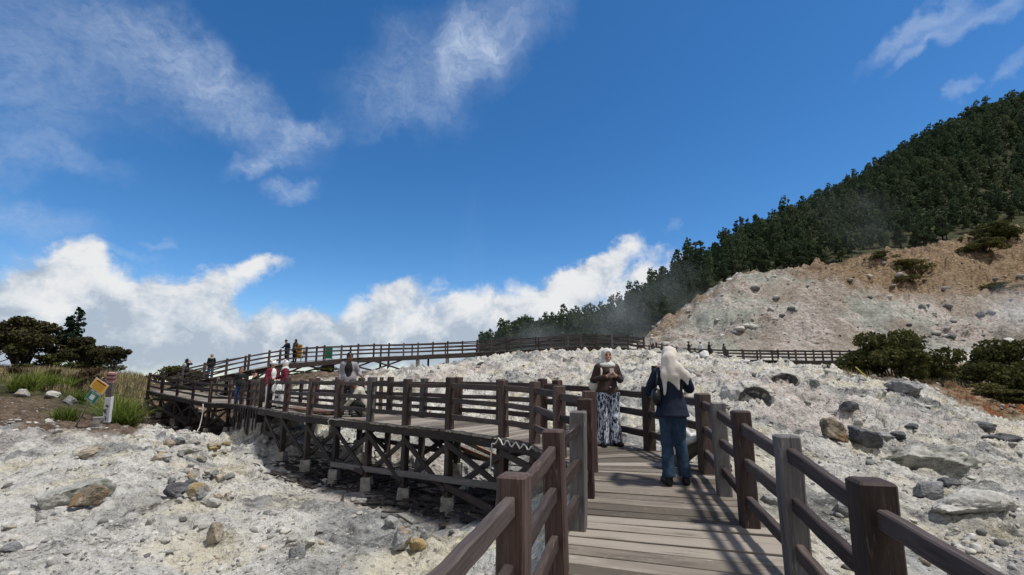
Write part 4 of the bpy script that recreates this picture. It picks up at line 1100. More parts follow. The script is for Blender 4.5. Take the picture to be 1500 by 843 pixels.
tuft(118, 23, .4, .8, 160, 'sparse grass tuft between the sign and the striped post', 7, m_grassg)
r = np.random.default_rng(77); n = 17000
pxg = np.concatenate([r.uniform(-70, 222, n), r.uniform(1240, 1560, 2500)]); dg = np.concatenate([r.uniform(24, 36, n), r.uniform(26, 31, 2500)])
xg = (pxg-750)/714*dg
gk = terrain(xg, dg); m_ = fbm2(xg*.5, dg*.5, 3) > np.where(np.arange(len(xg)) < n, np.where(dg < 27, .15, -.3), -.1)
xg, dg, lft = xg[m_], dg[m_], (np.arange(len(pxg)) < n)[m_]
v, f = blades(len(xg), xg, dg, .12, np.where(lft, .40, .38), .013, r, .35, .28)
tag(link('dry_grass', mkmesh('dry_grass', v, f, [m_grassd], False, {'rnd': np.repeat(np.clip(r.uniform(0, 1, len(xg))*.6+.4*sstep(-.5, .5, fbm2(xg*.4, dg*.4, 2)), 0, 1), 8)})), 'dry straw coloured grass growing on the brow and under the bushes', 'grass', kind='stuff')
# ------------------------------------------------------------------ people: distance-field bodies meshed with surface nets
class Vox:
    def __init__(s, lo, hi, h):
        s.lo = np.array(lo, float); s.h = h; s.n = np.ceil((np.array(hi)-s.lo)/h).astype(int)+1
        s.D = np.full(s.n, .5, np.float32)
        s.ax = [s.lo[i]+np.arange(s.n[i])*h for i in range(3)]
    def _sub(s, lo, hi):
        a = np.clip(np.floor((np.array(lo)-s.lo)/s.h).astype(int), 0, s.n); b = np.clip(np.ceil((np.array(hi)-s.lo)/s.h).astype(int)+1, 0, s.n)
        if (b <= a).any(): return None
        sl = tuple(slice(a[i], b[i]) for i in range(3))
        g = np.meshgrid(*[s.ax[i][sl[i]] for i in range(3)], indexing='ij'); return sl, g
    def _put(s, sl, d, k, sub=False):
        D = s.D[sl]
        if sub:
            e = -d; hh = np.maximum(k-np.abs(D-e), 0)/max(k, 1e-6); s.D[sl] = np.maximum(D, e)+hh*hh*k*.25
        else:
            hh = np.maximum(k-np.abs(D-d), 0)/max(k, 1e-6); s.D[sl] = np.minimum(D, d)-hh*hh*k*.25
    def cone(s, a, b, ra, rb, k=.02, sub=False, flat=None):
        a = np.array(a, float); b = np.array(b, float); m = max(ra, rb)+max(k, .02)+.05
        q = s._sub(np.minimum(a, b)-m, np.maximum(a, b)+m)
        if q is None: return s
        sl, (X, Y, Z) = q; ab = b-a; L2 = max(ab@ab, 1e-9)
        t = np.clip(((X-a[0])*ab[0]+(Y-a[1])*ab[1]+(Z-a[2])*ab[2])/L2, 0, 1)
        dx, dy, dz = X-a[0]-t*ab[0], Y-a[1]-t*ab[1], Z-a[2]-t*ab[2]
        if flat: dy = dy/flat
        s._put(sl, np.sqrt(dx*dx+dy*dy+dz*dz)-(ra+(rb-ra)*t), k, sub); return s
    def ell(s, c, r, k=.02, sub=False, rot=None):
        c = np.array(c, float); r = np.array(r, float); m = r.max()+max(k, .02)+.05
        q = s._sub(c-m, c+m)
        if q is None: return s
        sl, (X, Y, Z) = q; X, Y, Z = X-c[0], Y-c[1], Z-c[2]
        if rot is not None:   # rows of rot = local axes
            M = np.array(rot); X, Y, Z = M[0, 0]*X+M[0, 1]*Y+M[0, 2]*Z, M[1, 0]*X+M[1, 1]*Y+M[1, 2]*Z, M[2, 0]*X+M[2, 1]*Y+M[2, 2]*Z
        k0 = np.sqrt((X/r[0])**2+(Y/r[1])**2+(Z/r[2])**2); k1 = np.sqrt((X/r[0]**2)**2+(Y/r[1]**2)**2+(Z/r[2]**2)**2)
        s._put(sl, k0*(k0-1)/np.maximum(k1, 1e-6), k, sub); return s
    def grid(s): return np.meshgrid(*s.ax, indexing='ij', sparse=True)
    def above(s, z): s.D = np.maximum(s.D, (z-s.ax[2])[None, None, :].astype(np.float32)); return s
    def below(s, z): s.D = np.maximum(s.D, (s.ax[2]-z)[None, None, :].astype(np.float32)); return s
    def plane(s, p, n):
        X, Y, Z = s.grid(); n = np.array(n, float); n /= np.linalg.norm(n); s.D = np.maximum(s.D, ((X-p[0])*n[0]+(Y-p[1])*n[1]+(Z-p[2])*n[2]).astype(np.float32)); return s
    def folds(s, amp, sx, sz, seed=0, ):
        m = np.abs(s.D) < .05; i, j, k = np.nonzero(m)
        x, y, z = s.ax[0][i], s.ax[1][j], s.ax[2][k]
        s.D[m] += (amp*(n3(x*sx+seed, y*sx, z*sz+seed)+.5*n3(x*sx*2.1, y*sx*2.1+seed, z*sz*2.))).astype(np.float32); return s
    def mesh(s):
        D = np.pad(s.D, 1, constant_values=.5); lo = s.lo-s.h
        S = D < 0; n = D.shape
        c = [S[a:n[0]-1+a, b:n[1]-1+b, e:n[2]-1+e] for a in (0, 1) for b in (0, 1) for e in (0, 1)]
        su = sum(q.astype(np.int8) for q in c); act = (su > 0) & (su < 8)
        I = np.argwhere(act); ids = np.full(act.shape, -1, np.int64); ids[act] = np.arange(len(I))
        offs = [(a, b, e) for a in (0, 1) for b in (0, 1) for e in (0, 1)]
        val = np.stack([D[I[:, 0]+o[0], I[:, 1]+o[1], I[:, 2]+o[2]] for o in offs], 1)
        P_ = np.zeros((len(I), 3)); cnt = np.zeros(len(I)); of = np.array(offs, float)
        for p in range(8):
            for q in range(p+1, 8):
                if abs(of[p]-of[q]).sum() != 1: continue
                m = (val[:, p] < 0) != (val[:, q] < 0); t = val[:, p]/(val[:, p]-val[:, q]+1e-12)
                P_[m] += (of[p]+t[:, None]*(of[q]-of[p]))[m]; cnt[m] += 1
        v = lo+(I+P_/cnt[:, None])*s.h; F_ = []
        for ax in range(3):
            u, w = (ax+1) % 3, (ax+2) % 3
            A = S; sh = [slice(None)]*3; sh2 = [slice(None)]*3; sh[ax] = slice(0, -1); sh2[ax] = slice(1, None)
            ch = A[tuple(sh)] != A[tuple(sh2)]; E = np.argwhere(ch)
            E = E[(E[:, u] > 0) & (E[:, w] > 0) & (E[:, u] < n[u]-1) & (E[:, w] < n[w]-1)]
            def g(du, dw):
                q = E.copy(); q[:, u] -= du; q[:, w] -= dw; return ids[q[:, 0], q[:, 1], q[:, 2]]
            qd = np.stack([g(1, 1), g(0, 1), g(0, 0), g(1, 0)], 1); flip = ~A[tuple(E.T)]
            qd[flip] = qd[flip][:, ::-1]; F_.append(qd)
        return v, np.concatenate(F_)

SKIN = {k: plain('skin '+k, c, .5, .08, 40) for k, c in {'tan': (.40, .21, .135), 'dark': (.16, .08, .05), 'light': (.38, .21, .14)}.items()}
def cloth(name, col, rough=.85, var=.18, sc=55): return plain('cloth '+name, col, rough, var, sc, .25)
CL = {'brown': cloth('brown knit', (.045, .027, .025)), 'navy': cloth('navy', (.008, .014, .034)), 'denim': None, 'cream': cloth('cream', (.55, .51, .46), var=.06), 'grey hijab': cloth('pale grey', (.50, .50, .48), var=.06),
      'black': cloth('black', (.010, .010, .012)), 'maroon': cloth('maroon', (.13, .012, .028)), 'white': cloth('white', (.66, .66, .66), var=.05), 'greyj': cloth('grey jacket', (.235, .225, .25)), 'sand': cloth('sand jacket', (.43, .405, .345), var=.08),
      'olive': cloth('olive', (.10, .095, .065)), 'dkgrey': cloth('dark grey', (.045, .045, .05)), 'blue': cloth('blue', (.03, .06, .14)), 'brownj': cloth('dull brown', (.10, .065, .045)), 'skirt': cloth('white skirt', (.58, .58, .60), var=.06), 'beige': cloth('beige', (.33, .27, .21))}
m, nt, b = newmat('blue denim'); tc = nt.node('ShaderNodeTexCoord').outputs['Object']
nt.set(b.inputs['Base Color'], nt.ramp(nt.math('ADD', nt.math('MULTIPLY', nt.noise(tc, 9, 4, .6), .7), nt.math('MULTIPLY', nt.noise(tc, 160, 2), .3)), [(.35, (.012, .026, .055)), (.55, (.026, .056, .105)), (.72, (.06, .11, .17))])); CL['denim'] = m
m, nt, b = newmat('patterned cloth'); tc = nt.node('ShaderNodeTexCoord').outputs['Object']
pv = nt.vmath('ADD', nt.vmath('MULTIPLY', tc, (46, 46, 13)), nt.vmath('SCALE', nt.noise(tc, 22, 3, .6, out='Color'), 1.6))
f = nt.noise(pv, 1., 2, .5)
nt.set(b.inputs['Base Color'], nt.ramp(f, [(.44, (.012, .014, .028)), (.485, (.05, .06, .10)), (.50, (.36, .40, .50)), (.6, (.58, .62, .70))])); CL['pattern'] = m
M_shoe = plain('black shoe', (.010, .010, .011), .45); M_hair = plain('black hair', (.008, .007, .007), .5); M_redhair = plain('reddish hair', (.10, .035, .012), .55)
M_eye = plain('dark eye', (.012, .008, .006), .3, 0); M_lip = plain('lips', (.27, .06, .055), .5, 0); M_teeth = plain('teeth', (.72, .69, .64), .4, 0); M_metal = plain('button metal', (.4, .39, .37), .35)
M_leather = plain('black leather', (.012, .012, .013), .42); M_strap = plain('white leather', (.52, .49, .43), .5, .06)

from mathutils.bvhtree import BVHTree
DECKS = [BVHTree.FromPolygons([tuple(q.co) for q in o.data.vertices], [tuple(p.vertices) for p in o.data.polygons]) for o in bpy.data.objects if o.name.startswith('deck')]
def stand_on(loc):
    loc = Vector(loc)
    for t in DECKS:
        h_ = t.ray_cast(loc+Vector((0, 0, .6)), Vector((0, 0, -1)), 1.3)[0]
        if h_ is not None: return h_
    return loc
STAND = dict(hipL=(.09, 0, .84), hipR=(-.09, 0, .84), kneeL=(.095, -.01, .46), kneeR=(-.095, -.01, .46), ankL=(.10, .01, .075), ankR=(-.10, .01, .075), toeL=(.12, -.15, .03), toeR=(-.12, -.15, .03),
             pel=(0, 0, .89), waist=(0, 0, 1.02), chest=(0, 0, 1.19), neck=(0, .005, 1.335), head=(0, -.012, 1.475), shL=(.152, 0, 1.275), shR=(-.152, 0, 1.275),
             elL=(.21, .02, 1.03), elR=(-.21, .02, 1.03), wrL=(.20, -.06, .81), wrR=(-.20, -.06, .81))
def person(label, loc, face, H=1.6, pose=None, skin='tan', top=None, bottom=None, hijab=None, hair=None, hat=None, h=.018, skirt=False, open_front=None, finger=False, flare=0., drape=False, topz=.80, smile=False, shoe=True, legw=1., cape=1., sleeve=1., group=None, bulk=1.):
    """face: heading the person looks to (degrees, 0 = towards the camera, -Y; 90 = +X)"""
    J = dict(STAND); J.update(pose or {}); J = {k: np.array(v, float) for k, v in J.items()}
    s = H/1.6; th = R(face); loc = stand_on(loc)
    root = thing('person', label, 'person', loc, th, group); root.scale = (s, s, s)
    allp = np.array([q for q in J.values() if q.shape == (3,)]); lo = allp.min(0)-.2; hi = allp.max(0)+.2; lo[2] = allp[:, 2].min()-.06; hi[2] = J['head'][2]+.2
    def V0(hh=None): return Vox(lo, hi, hh or h)
    hd = J['head']; up = hd-J['neck']; up = up/np.linalg.norm(up)
    fw = np.array(J.get('look', (0, -1, 0)), float); fw -= up*(fw@up); fw /= np.linalg.norm(fw); rt = np.cross(fw, up)   # rt: towards the person's own left or right, only for symmetry
    rot = np.stack([rt, -fw, up])   # local x,y,z ; y points to the back
    def hp(x, y, z): return hd+rt*x-fw*y+up*z
    def torso(v, e=0., kk=.05):
        bl = bulk
        v.ell(J['pel'], (.155*bl+e, .115*bl+e, .12+e), kk); v.ell(J['waist'], (.128*bl+e, .098*bl+e, .13+e), kk); v.ell(J['chest'], (.150*bl+e, .108*bl+e, .16+e), kk)
        v.cone(J['shL']*[.86, 1, 1]-[0, 0, .006], J['shR']*[.86, 1, 1]-[0, 0, .006], .052+e, .052+e, kk); v.cone(J['neck']-up*.04, J['neck'], .07+e, .052+e, .04)
    def arm(v, S, e=0., end=1.):
        a, b_, c = J['sh'+S], J['el'+S], J['wr'+S]; v.cone(a, b_, .054+e, .042+e, .03); v.cone(b_, b_+(c-b_)*end, .042+e, .030+e*.8, .02)
    def leg(v, S, e=0., fl=0., end=1.):
        a, b_, c = J['hip'+S], J['knee'+S], J['ank'+S]; v.cone(a, b_, .082*legw+e, .056*legw+e, .04); v.cone(b_, b_+(c-b_)*end, .056*legw+e, .038+e+fl, .03)
    # body
    v = V0(h if not finger else .0065)
    torso(v); [arm(v, S) for S in 'LR']; [leg(v, S) for S in 'LR']
    v.cone(J['neck']-up*.03, hd-up*.06, .050, .050, .03)
    v.ell(hd+up*.018, (.070, .088, .100), .02, rot=rot); v.ell(hp(0, -.022, -.045), (.054, .062, .066), .03, rot=rot)
    if finger or h < .012:
        v.cone(hp(0, -.092, .010), hp(0, -.104, -.018), .009, .014, .012); v.ell(hp(0, -.078, -.078), (.024, .020, .018), .02, rot=rot)
        for q in (-1, 1): v.ell(hp(q*.036, -.070, -.020), (.022, .018, .020), .02, rot=rot); v.ell(hp(q*.030, -.086, .014), (.014, .010, .008), .006, True, rot=rot)
        for q in (-1, 1): v.ell(hp(q*.074, .006, -.01), (.009, .018, .03), .01, rot=rot)
    for S in 'LR':
        v.cone(J['ank'+S]+[0, 0, -.02], J['toe'+S], .036, .028, .02)
        w_ = J['wr'+S]; d = w_-J['el'+S]; d /= np.linalg.norm(d); hdv = np.array(J.get('hd'+S, d), float); hdv /= np.linalg.norm(hdv)
        pn = np.array(J.get('pn'+S, (1 if S == 'L' else -1, 0, .2)), float); pn -= hdv*(pn@hdv); pn /= np.linalg.norm(pn); sd_ = np.cross(hdv, pn)
        pc = w_+hdv*.05
        v.cone(w_, pc, .026, .030, .015)
        if finger:
            v.cone(pc-sd_*.018, pc+sd_*.018, .019, .019, .012)
            for q, ln in zip((-.030, -.010, .010, .029), (.062, .074, .070, .055)):
                a = pc+hdv*.026+sd_*q; b_ = a+hdv*ln*.5-pn*.012; c_ = b_+hdv*ln*.30-pn*.030
                v.cone(a, b_, .0095, .0085, .006); v.cone(b_, c_, .0085, .0075, .004)
            sg = 1 if S == 'L' else -1
            a = pc-hdv*.02+sd_*sg*.026; b_ = a+hdv*.030+sd_*sg*.024-pn*.014; v.cone(a, b_, .011, .010, .008); v.cone(b_, b_+hdv*.026-sd_*sg*.006-pn*.016, .010, .008, .005)
        else: v.cone(pc, pc+hdv*.06-pn*.02, .030, .018, .015)
    vv, ff = v.mesh(); link('body', mkmesh('body', vv, ff, [SKIN[skin]], True), root)
    if finger:
        for q in (-1, 1):
            mb = MB(); mb.ball(hp(q*.030, -.081, .014), (.013, .008, .006)); mb.build('eye', M_eye, root, True)
            mb = MB(); mb.tube([hp(q*.014, -.091, .034), hp(q*.030, -.091, .040), hp(q*.048, -.078, .034)], .0045, 5); mb.build('eyebrow', M_hair, root, True)
        mb = MB(); mb.tube([hp(-.028, -.083, -.040), hp(-.015, -.094, -.050), hp(0, -.098, -.053), hp(.015, -.094, -.050), hp(.028, -.083, -.040)], .0085, 6); mb.build('mouth', M_lip, root, True)
        mb = MB(); mb.tube([hp(-.020, -.094, -.043), hp(0, -.103, -.047), hp(.020, -.094, -.043)], .0055, 6); mb.build('teeth', M_teeth, root, True)
    # clothes
    if bottom:
        v = V0(h if not finger else .010); e = .016
        if skirt:
            v.ell(J['pel'], (.165, .13, .13), .04)
            for S in 'LR': v.cone(J['hip'+S], J['ank'+S]+[0, 0, .06], .115, .15, .12)
        else:
            v.ell(J['pel'], (.160*bulk+.012, .118*bulk+.012, .12), .04)
            for S in 'LR': leg(v, S, e, flare)
            for S in 'LR': v.cone(J['ank'+S]+[0, 0, .03], J['ank'+S]+[0, 0, -.0], .046+flare*.9, .048+flare*.9, .02)
        v.folds(.007 if flare < .03 else .012, 9, 3.5 if flare > .03 else 11, 3)
        if not (pose or {}).get('sit'): v.below(min(J['waist'][2]-.02, topz+.035))
        if not (pose or {}).get('sit'): v.above(J['ankL'][2]+(.018 if drape else (-.03 if finger else 0)))
        vv, ff = v.mesh(); link('skirt' if skirt else 'trousers', mkmesh('trousers', vv, ff, [CL[bottom]], True), root)
    if top:
        v = V0(h if not finger else .010); torso(v, .018); [arm(v, S, .014, .93*sleeve) for S in 'LR']
        if drape:  v.cone(J['pel']+[0, 0, .10], J['pel']+[0, 0, -.10], .135, .200, .05, flat=.78)
        elif topz < .82: v.cone(J['pel']+[0, 0, .05], J['pel']+[0, 0, -.08], .176*bulk, .178*bulk, .05, flat=.86)
        v.folds(.007, 10, 8, 11)
        if not (pose or {}).get('bent'): v.above(topz)
        v.plane(J['neck']+up*.015, up)
        vv, ff = v.mesh(); link('top', mkmesh('top', vv, ff, [CL[top]], True), root)
    if open_front:
        v = V0(); v.ell(J['chest']+[0, -.07, -.02], (.108, .092, .18), .03); v.ell(J['waist']+[0, -.062, -.06], (.105, .10, .20), .03); vv, ff = v.mesh(); link('shirt', mkmesh('shirt', vv, ff, [CL[open_front]], True), root)
    if hijab:
        v = V0(.008 if h < .012 else h)
        v.ell(hp(0, .008, .024), (.088, .102, .112), .02, rot=rot); v.cone(hd-up*.03, J['neck']+[0, .005, .0], .078, .074, .04)
        v.ell(J['neck']+[0, 0, -.025], (.150*cape, .125*cape, .075), .05)
        if drape:   # long cloth falling over the back and one shoulder
            for (a, b_, r1, r2, fl) in (((0, .06, 1.45), (-.02, .098, 1.25), .078, .075, .75), ((-.02, .098, 1.28), (-.075, .118, 1.09), .085, .012, .40), ((-.07, .085, 1.33), (-.17, .085, 1.24), .075, .05, .7), ((-.16, .085, 1.26), (-.18, .10, 1.15), .05, .012, .5), ((.05, .06, 1.44), (.075, .105, 1.25), .045, .040, .6), ((.075, .108, 1.26), (.09, .118, 1.03), .040, .014, .45)): v.cone(a, b_, r1, r2, .04, flat=fl)
        v.folds(.006 if not drape else .007, 15, 5, 5)
        v.ell(hp(0, -.118, -.010), (.066, .088, .094), .01, True, rot=rot)
        vv, ff = v.mesh(); link('headscarf', mkmesh('headscarf', vv, ff, [CL[hijab]], True), root)
    if hair is not None:
        v = V0(min(h, .015)); v.ell(hp(0, .016, .036), (.082, .096, .094), .02, rot=rot)
        if hair[1]: v.cone(hp(0, .05, .0), hp(0, .06, -.16), .078, .06, .04)
        v.folds(.006, 20, 12, 2); v.ell(hp(0, -.105, -.035), (.075, .075, .088), .02, True, rot=rot)
        vv, ff = v.mesh(); link('hair', mkmesh('hair', vv, ff, [hair[0]], True), root)
    if hat:
        v = V0(min(h, .014)); v.ell(hp(0, .004, .055), (.094, .108, .088), .02, rot=rot)
        if hat[1] == 'beanie':
            for q in (-1, 1): v.ell(hp(q*.072, .0, .128), (.036, .036, .034), .015)
        else: v.cone(hp(0, -.07, .048), hp(0, -.15, .036), .05, .04, .02)
        v.folds(.004, 26, 26, 8); v.plane(hp(0, 0, .012), -up)
        vv, ff = v.mesh(); link('hat', mkmesh('hat', vv, ff, [CL[hat[0]]], True), root)
    if shoe:
        for S in 'LR':
            v = V0(.010 if finger else h); v.cone(J['ank'+S]+[0, .015, -.045], J['toe'+S]+[0, -.015, .008], .046, .040, .02); v.cone(J['ank'+S]+[0, 0, -.02], J['ank'+S]+[0, 0, .02], .044, .046, .02); v.above(J['ank'+S][2]-.073)
            vv, ff = v.mesh(); link('shoe', mkmesh('shoe', vv, ff, [M_shoe], True), root)
    return root, J, s
def ref(o, p): return o.matrix_basis@Vector(p)
def placed(px, py, d): return P(px, py, d)
def deckz(pts, p):   # height of the nearest deck edge
    return min(pts, key=lambda q: (q.x-p.x)**2+(q.y-p.y)**2).z

# --- smiling woman facing the camera
pos = P(893, 653, 7.9)
phold = dict(elL=(.235, .03, 1.07), elR=(-.235, .03, 1.07), wrL=(.075, -.20, 1.135), wrR=(-.075, -.20, 1.125), hdL=(-.62, -.3, .35), hdR=(.62, -.3, .35), pnL=(.3, .9, .2), pnR=(-.3, .9, .2), ankL=(.11, .01, .075), ankR=(-.11, .01, .075), toeL=(.15, -.14, .03), toeR=(-.13, -.15, .03))
w1, J1, s1 = person('smiling woman in pale grey headscarf, brown cardigan and patterned wide trousers facing the camera', pos, 8, 1.60, phold, 'tan', 'brown', 'pattern', 'grey hijab', h=.0085, finger=True, flare=.055, topz=.83, cape=1.06, legw=1.15, bulk=1.1)
mb = MB()
mb.ball((0, -.148, .955), (.017, .008, .017)); mb.build('button', M_metal, w1, True)
bagm = MB(); M8 = w1.matrix_basis
bag = thing('shoulder_bag', 'white shoulder bag hanging at the side of the smiling woman', 'bag', ref(w1, (-.205, .06, .98)), R(8)); bag.scale = (s1,)*3
v = Vox((-.2, -.15, -.2), (.2, .15, .2), .012); v.ell((0, .02, 0), (.10, .075, .10), .02); v.folds(.006, 14, 10); vv, ff = v.mesh(); link('bag_body', mkmesh('bag_body', vv, ff, [M_strap], True), bag)
mb = MB(); mb.tube([(.03, -.10, .06), (.06, -.175, .12), (.075, -.16, .24), (.085, -.10, .34), (.075, .0, .375), (.05, .10, .28), (.02, .09, .06)], .017, 6); mb.build('strap', M_strap, bag, True)
ph = thing('phone', 'smartphone held in both hands by the smiling woman', 'phone', ref(w1, (0, -.262, 1.185)), R(8))
mb = MB(); mb.beam((0, 0, -.065), (0, .03, .075), .075, .010, side=(1, 0, 0), ch=.003); mb.build('case', plain('phone case', (.30, .28, .27), .35, .05), ph)
mb = MB(); mb.beam((0, .012, -.055), (0, .038, .066), .066, .004, side=(1, 0, 0), ch=.001); mb.build('screen', plain('phone glass', (.01, .01, .012), .12, 0), ph)

# --- woman in blue seen from behind, photographing
pos = P(991, 713, 5.47)
shoot = dict(hipL=(.078, 0, .84), hipR=(-.078, 0, .84), ankL=(.085, .04, .075), ankR=(-.115, -.03, .075), toeL=(.125, -.11, .03), toeR=(-.165, -.18, .03), kneeL=(.075, -.01, .46), kneeR=(-.075, -.05, .46), elL=(.25, -.10, 1.06), elR=(-.235, -.12, 1.10), wrL=(.12, -.30, 1.26), wrR=(.03, -.31, 1.30), head=(-.005, -.03, 1.475), look=(.35, -.9, .0), hdL=(-.5, -.6, .5), hdR=(.5, -.5, .5))
w2, J2, s2 = person('woman seen from behind in cream headscarf, navy blouse and blue jeans, photographing', pos, 180-10, 1.575, shoot, 'tan', 'navy', 'denim', 'cream', h=.0095, finger=True, flare=.020, drape=True, topz=.77, cape=.92, bulk=.88, legw=.90)
hb = thing('handbag', 'black leather handbag under the left arm of the woman in blue', 'bag', ref(w2, (.185, .08, 1.02)), R(166)); hb.scale = (s2,)*3
v = Vox((-.2, -.2, -.2), (.2, .2, .2), .011); v.ell((0, 0, -.02), (.058, .125, .105), .02); v.folds(.008, 12, 9); vv, ff = v.mesh(); link('bag_body', mkmesh('bag_body', vv, ff, [M_leather], True), hb)
mb = MB(); mb.tube([(0, -.09, .06), (-.015, -.075, .2), (-.03, -.02, .29), (-.02, .06, .2), (0, .09, .06)], .010, 5); mb.build('strap', M_leather, hb, True)
pc = thing('phone', 'dark smartphone held up by the woman in blue', 'phone', ref(w2, (.10, -.355, 1.335)), R(166))
mb = MB(); mb.beam((-.075, 0, 0), (.075, 0, .004), .009, .075, side=(0, 1, 0), ch=.003); mb.build('case', M_leather, pc)
mb = MB(); mb.ball((-.055, -.006, .02), (.009, .004, .009)); mb.build('lens', M_eye, pc, True)

# --- person sitting at the deck edge behind her
sit = dict(sit=1, bent=1, pel=(0, .05, .13), waist=(0, .06, .27), chest=(0, .05, .44), neck=(0, .03, .585), head=(0, .0, .72), shL=(.165, .05, .535), shR=(-.165, .05, .535), hipL=(.09, .02, .10), hipR=(-.09, .02, .10), kneeL=(.14, -.30, .33), kneeR=(-.13, -.30, .35), ankL=(.13, -.44, .075), ankR=(-.12, -.46, .075), toeL=(.15, -.58, .03), toeR=(-.14, -.60, .03), elL=(.30, -.10, .36), elR=(-.28, -.08, .36), wrL=(.33, -.30, .42), wrR=(-.18, -.27, .42))
p = P(998, 690, 6.35)
person('person sitting on the deck edge in olive trousers behind the woman in blue', (p.x, p.y, -1.19), 62, 1.55, sit, 'tan', 'white', 'olive', hair=(M_hair, 0), h=.013, sleeve=.85, bulk=.85)

# --- men on the left arm
p = PZ(507, 13.1, -1.05)
look = dict(head=(.01, -.045, 1.46), look=(.35, -.8, -.5), wrL=(.33, -.16, .98), elL=(.25, .03, 1.05))
person('man in open grey jacket over a dark shirt standing at the rail looking down', p, 15, 1.72, look, 'dark', 'greyj', 'dkgrey', hair=(M_hair, 0), h=.0115, open_front='black', topz=.74, bulk=1.05)
crouch = dict(sit=1, bent=1, pel=(0, .12, .27), waist=(0, .09, .40), chest=(0, -.03, .56), neck=(0, -.12, .68), head=(0, -.20, .79), look=(0, -.75, -.6), shL=(.165, -.08, .63), shR=(-.165, -.08, .63), hipL=(.09, .10, .25), hipR=(-.09, .10, .25), kneeL=(.14, -.25, .38), kneeR=(-.14, -.22, .36), ankL=(.11, .0, .075), ankR=(-.11, .02, .075), toeL=(.13, -.16, .03), toeR=(-.13, -.14, .03), elL=(.22, -.22, .42), elR=(-.22, -.20, .42), wrL=(.12, -.40, .20), wrR=(-.10, -.38, .22))
p = PZ(527, 12.5, -1.05)
person('man in cream jacket and dark cap crouching on the deck beside the man in grey', p, -70, 1.68, crouch, 'dark', 'sand', 'black', hat=('dkgrey', 'cap'), h=.0125)
# --- pair in white bear-eared beanies
p = PZ(394, 16.9, -1.09)
person('person in white beanie and maroon jacket over a white shirt, facing right', p, 65, 1.62, dict(wrL=(.12, -.25, .98), elL=(.22, -.02, 1.04)), 'tan', 'maroon', 'white', hat=('white', 'beanie'), hair=(M_hair, 1), h=.0135, open_front='white', topz=.72)
p = PZ(413, 16.0, -1.07)
w4, _, s4 = person('woman in white beanie, grey scarf, maroon top and white skirt, facing left', p, -60, 1.60, dict(wrR=(-.13, -.27, 1.0), elR=(-.23, -.04, 1.05), wrL=(.2, -.1, .84)), 'tan', 'maroon', 'skirt', 'grey hijab', hat=('white', 'beanie'), h=.0135, skirt=True, topz=.84)
tb = thing('tote_bag', 'white bag hanging from the hand of the woman in the white skirt', 'bag', PZ(406, 15.8, -.33), R(20))
v = Vox((-.25, -.15, -.3), (.25, .15, .25), .014); v.ell((0, 0, -.06), (.16, .07, .16), .03); v.folds(.012, 9, 7); vv, ff = v.mesh(); link('bag_body', mkmesh('bag_body', vv, ff, [CL['white']], True), tb)
mb = MB(); mb.tube([(-.08, 0, .06), (-.05, 0, .18), (0, 0, .22), (.05, 0, .18), (.08, 0, .06)], .012, 5); mb.build('handle', CL['white'], tb, True)
# --- platform and ramp
p = PZ(348, 21.3, -1.24)
person('person with reddish hair and black top on the far platform', p, 40, 1.60, dict(wrL=(.10, -.24, 1.1), elL=(.22, -.05, 1.05)), 'tan', 'black', 'blue', hair=(M_redhair, 1), h=.016)
p = PZ(371, 19.4, -1.16)
person('person in dark clothes leaning forward behind the platform rail', p, -40, 1.45, dict(head=(0, -.10, 1.42), look=(0, -.8, -.4), chest=(0, -.03, 1.18)), 'tan', 'black', 'dkgrey', hair=(M_hair, 0), h=.016)
p = PZ(270, 30.2, -.42)
w5, _, s5 = person('person in black with bushy black hair, hands raised, at the foot of the ramp', p, 170, 1.62, dict(elL=(.25, -.12, 1.25), elR=(-.25, -.12, 1.25), wrL=(.08, -.2, 1.42), wrR=(-.08, -.2, 1.42)), 'tan', 'black', 'black', hair=(M_hair, 1), h=.018, bulk=1.1)
bp = thing('backpack', 'grey bag on the back of the person with bushy black hair', 'bag', ref(w5, (0, .13, 1.17)), R(170)); bp.scale = (s5,)*3
v = Vox((-.25, -.2, -.3), (.25, .2, .3), .02); v.ell((0, .03, 0), (.14, .075, .16), .02); vv, ff = v.mesh(); link('bag_body', mkmesh('bag_body', vv, ff, [plain('grey canvas', (.33, .32, .29), .8)], True), bp)
mb = MB(); [mb.tube([(q*.09, .0, .14), (q*.10, -.08, .19), (q*.10, -.22, .15)], .016, 5) for q in (-1, 1)]; mb.build('strap', CL['dkgrey'], bp, True)
p = PZ(307, 30.8, -.14)
person('person in pale hood, black top and jeans walking on the ramp', p, 25, 1.60, dict(kneeL=(.1, -.07, .46), ankL=(.1, -.10, .075), toeL=(.11, -.25, .03)), 'tan', 'black', 'denim', 'beige', h=.018)
p = PZ(419, 33.1, .84)
person('man in dark navy clothes leaning on the upper rail', p, -30, 1.66, dict(head=(-.02, -.12, 1.45), chest=(0, -.04, 1.19), neck=(-.01, -.07, 1.33), wrR=(-.16, -.34, 1.02), elR=(-.24, -.12, 1.08)), 'tan', 'navy', 'navy', hair=(M_hair, 0), h=.018)
p = PZ(431, 33.6, .93)
person('person in brown jacket and dark headscarf beside the yellow board', p, -20, 1.62, None, 'tan', 'brownj', 'black', 'black', h=.018)
p = PZ(956, 38.1, 1.75)
person('person in white headscarf at the right end of the upper walkway', p, 40, 1.55, None, 'tan', 'greyj', 'dkgrey', 'cream', h=.02)
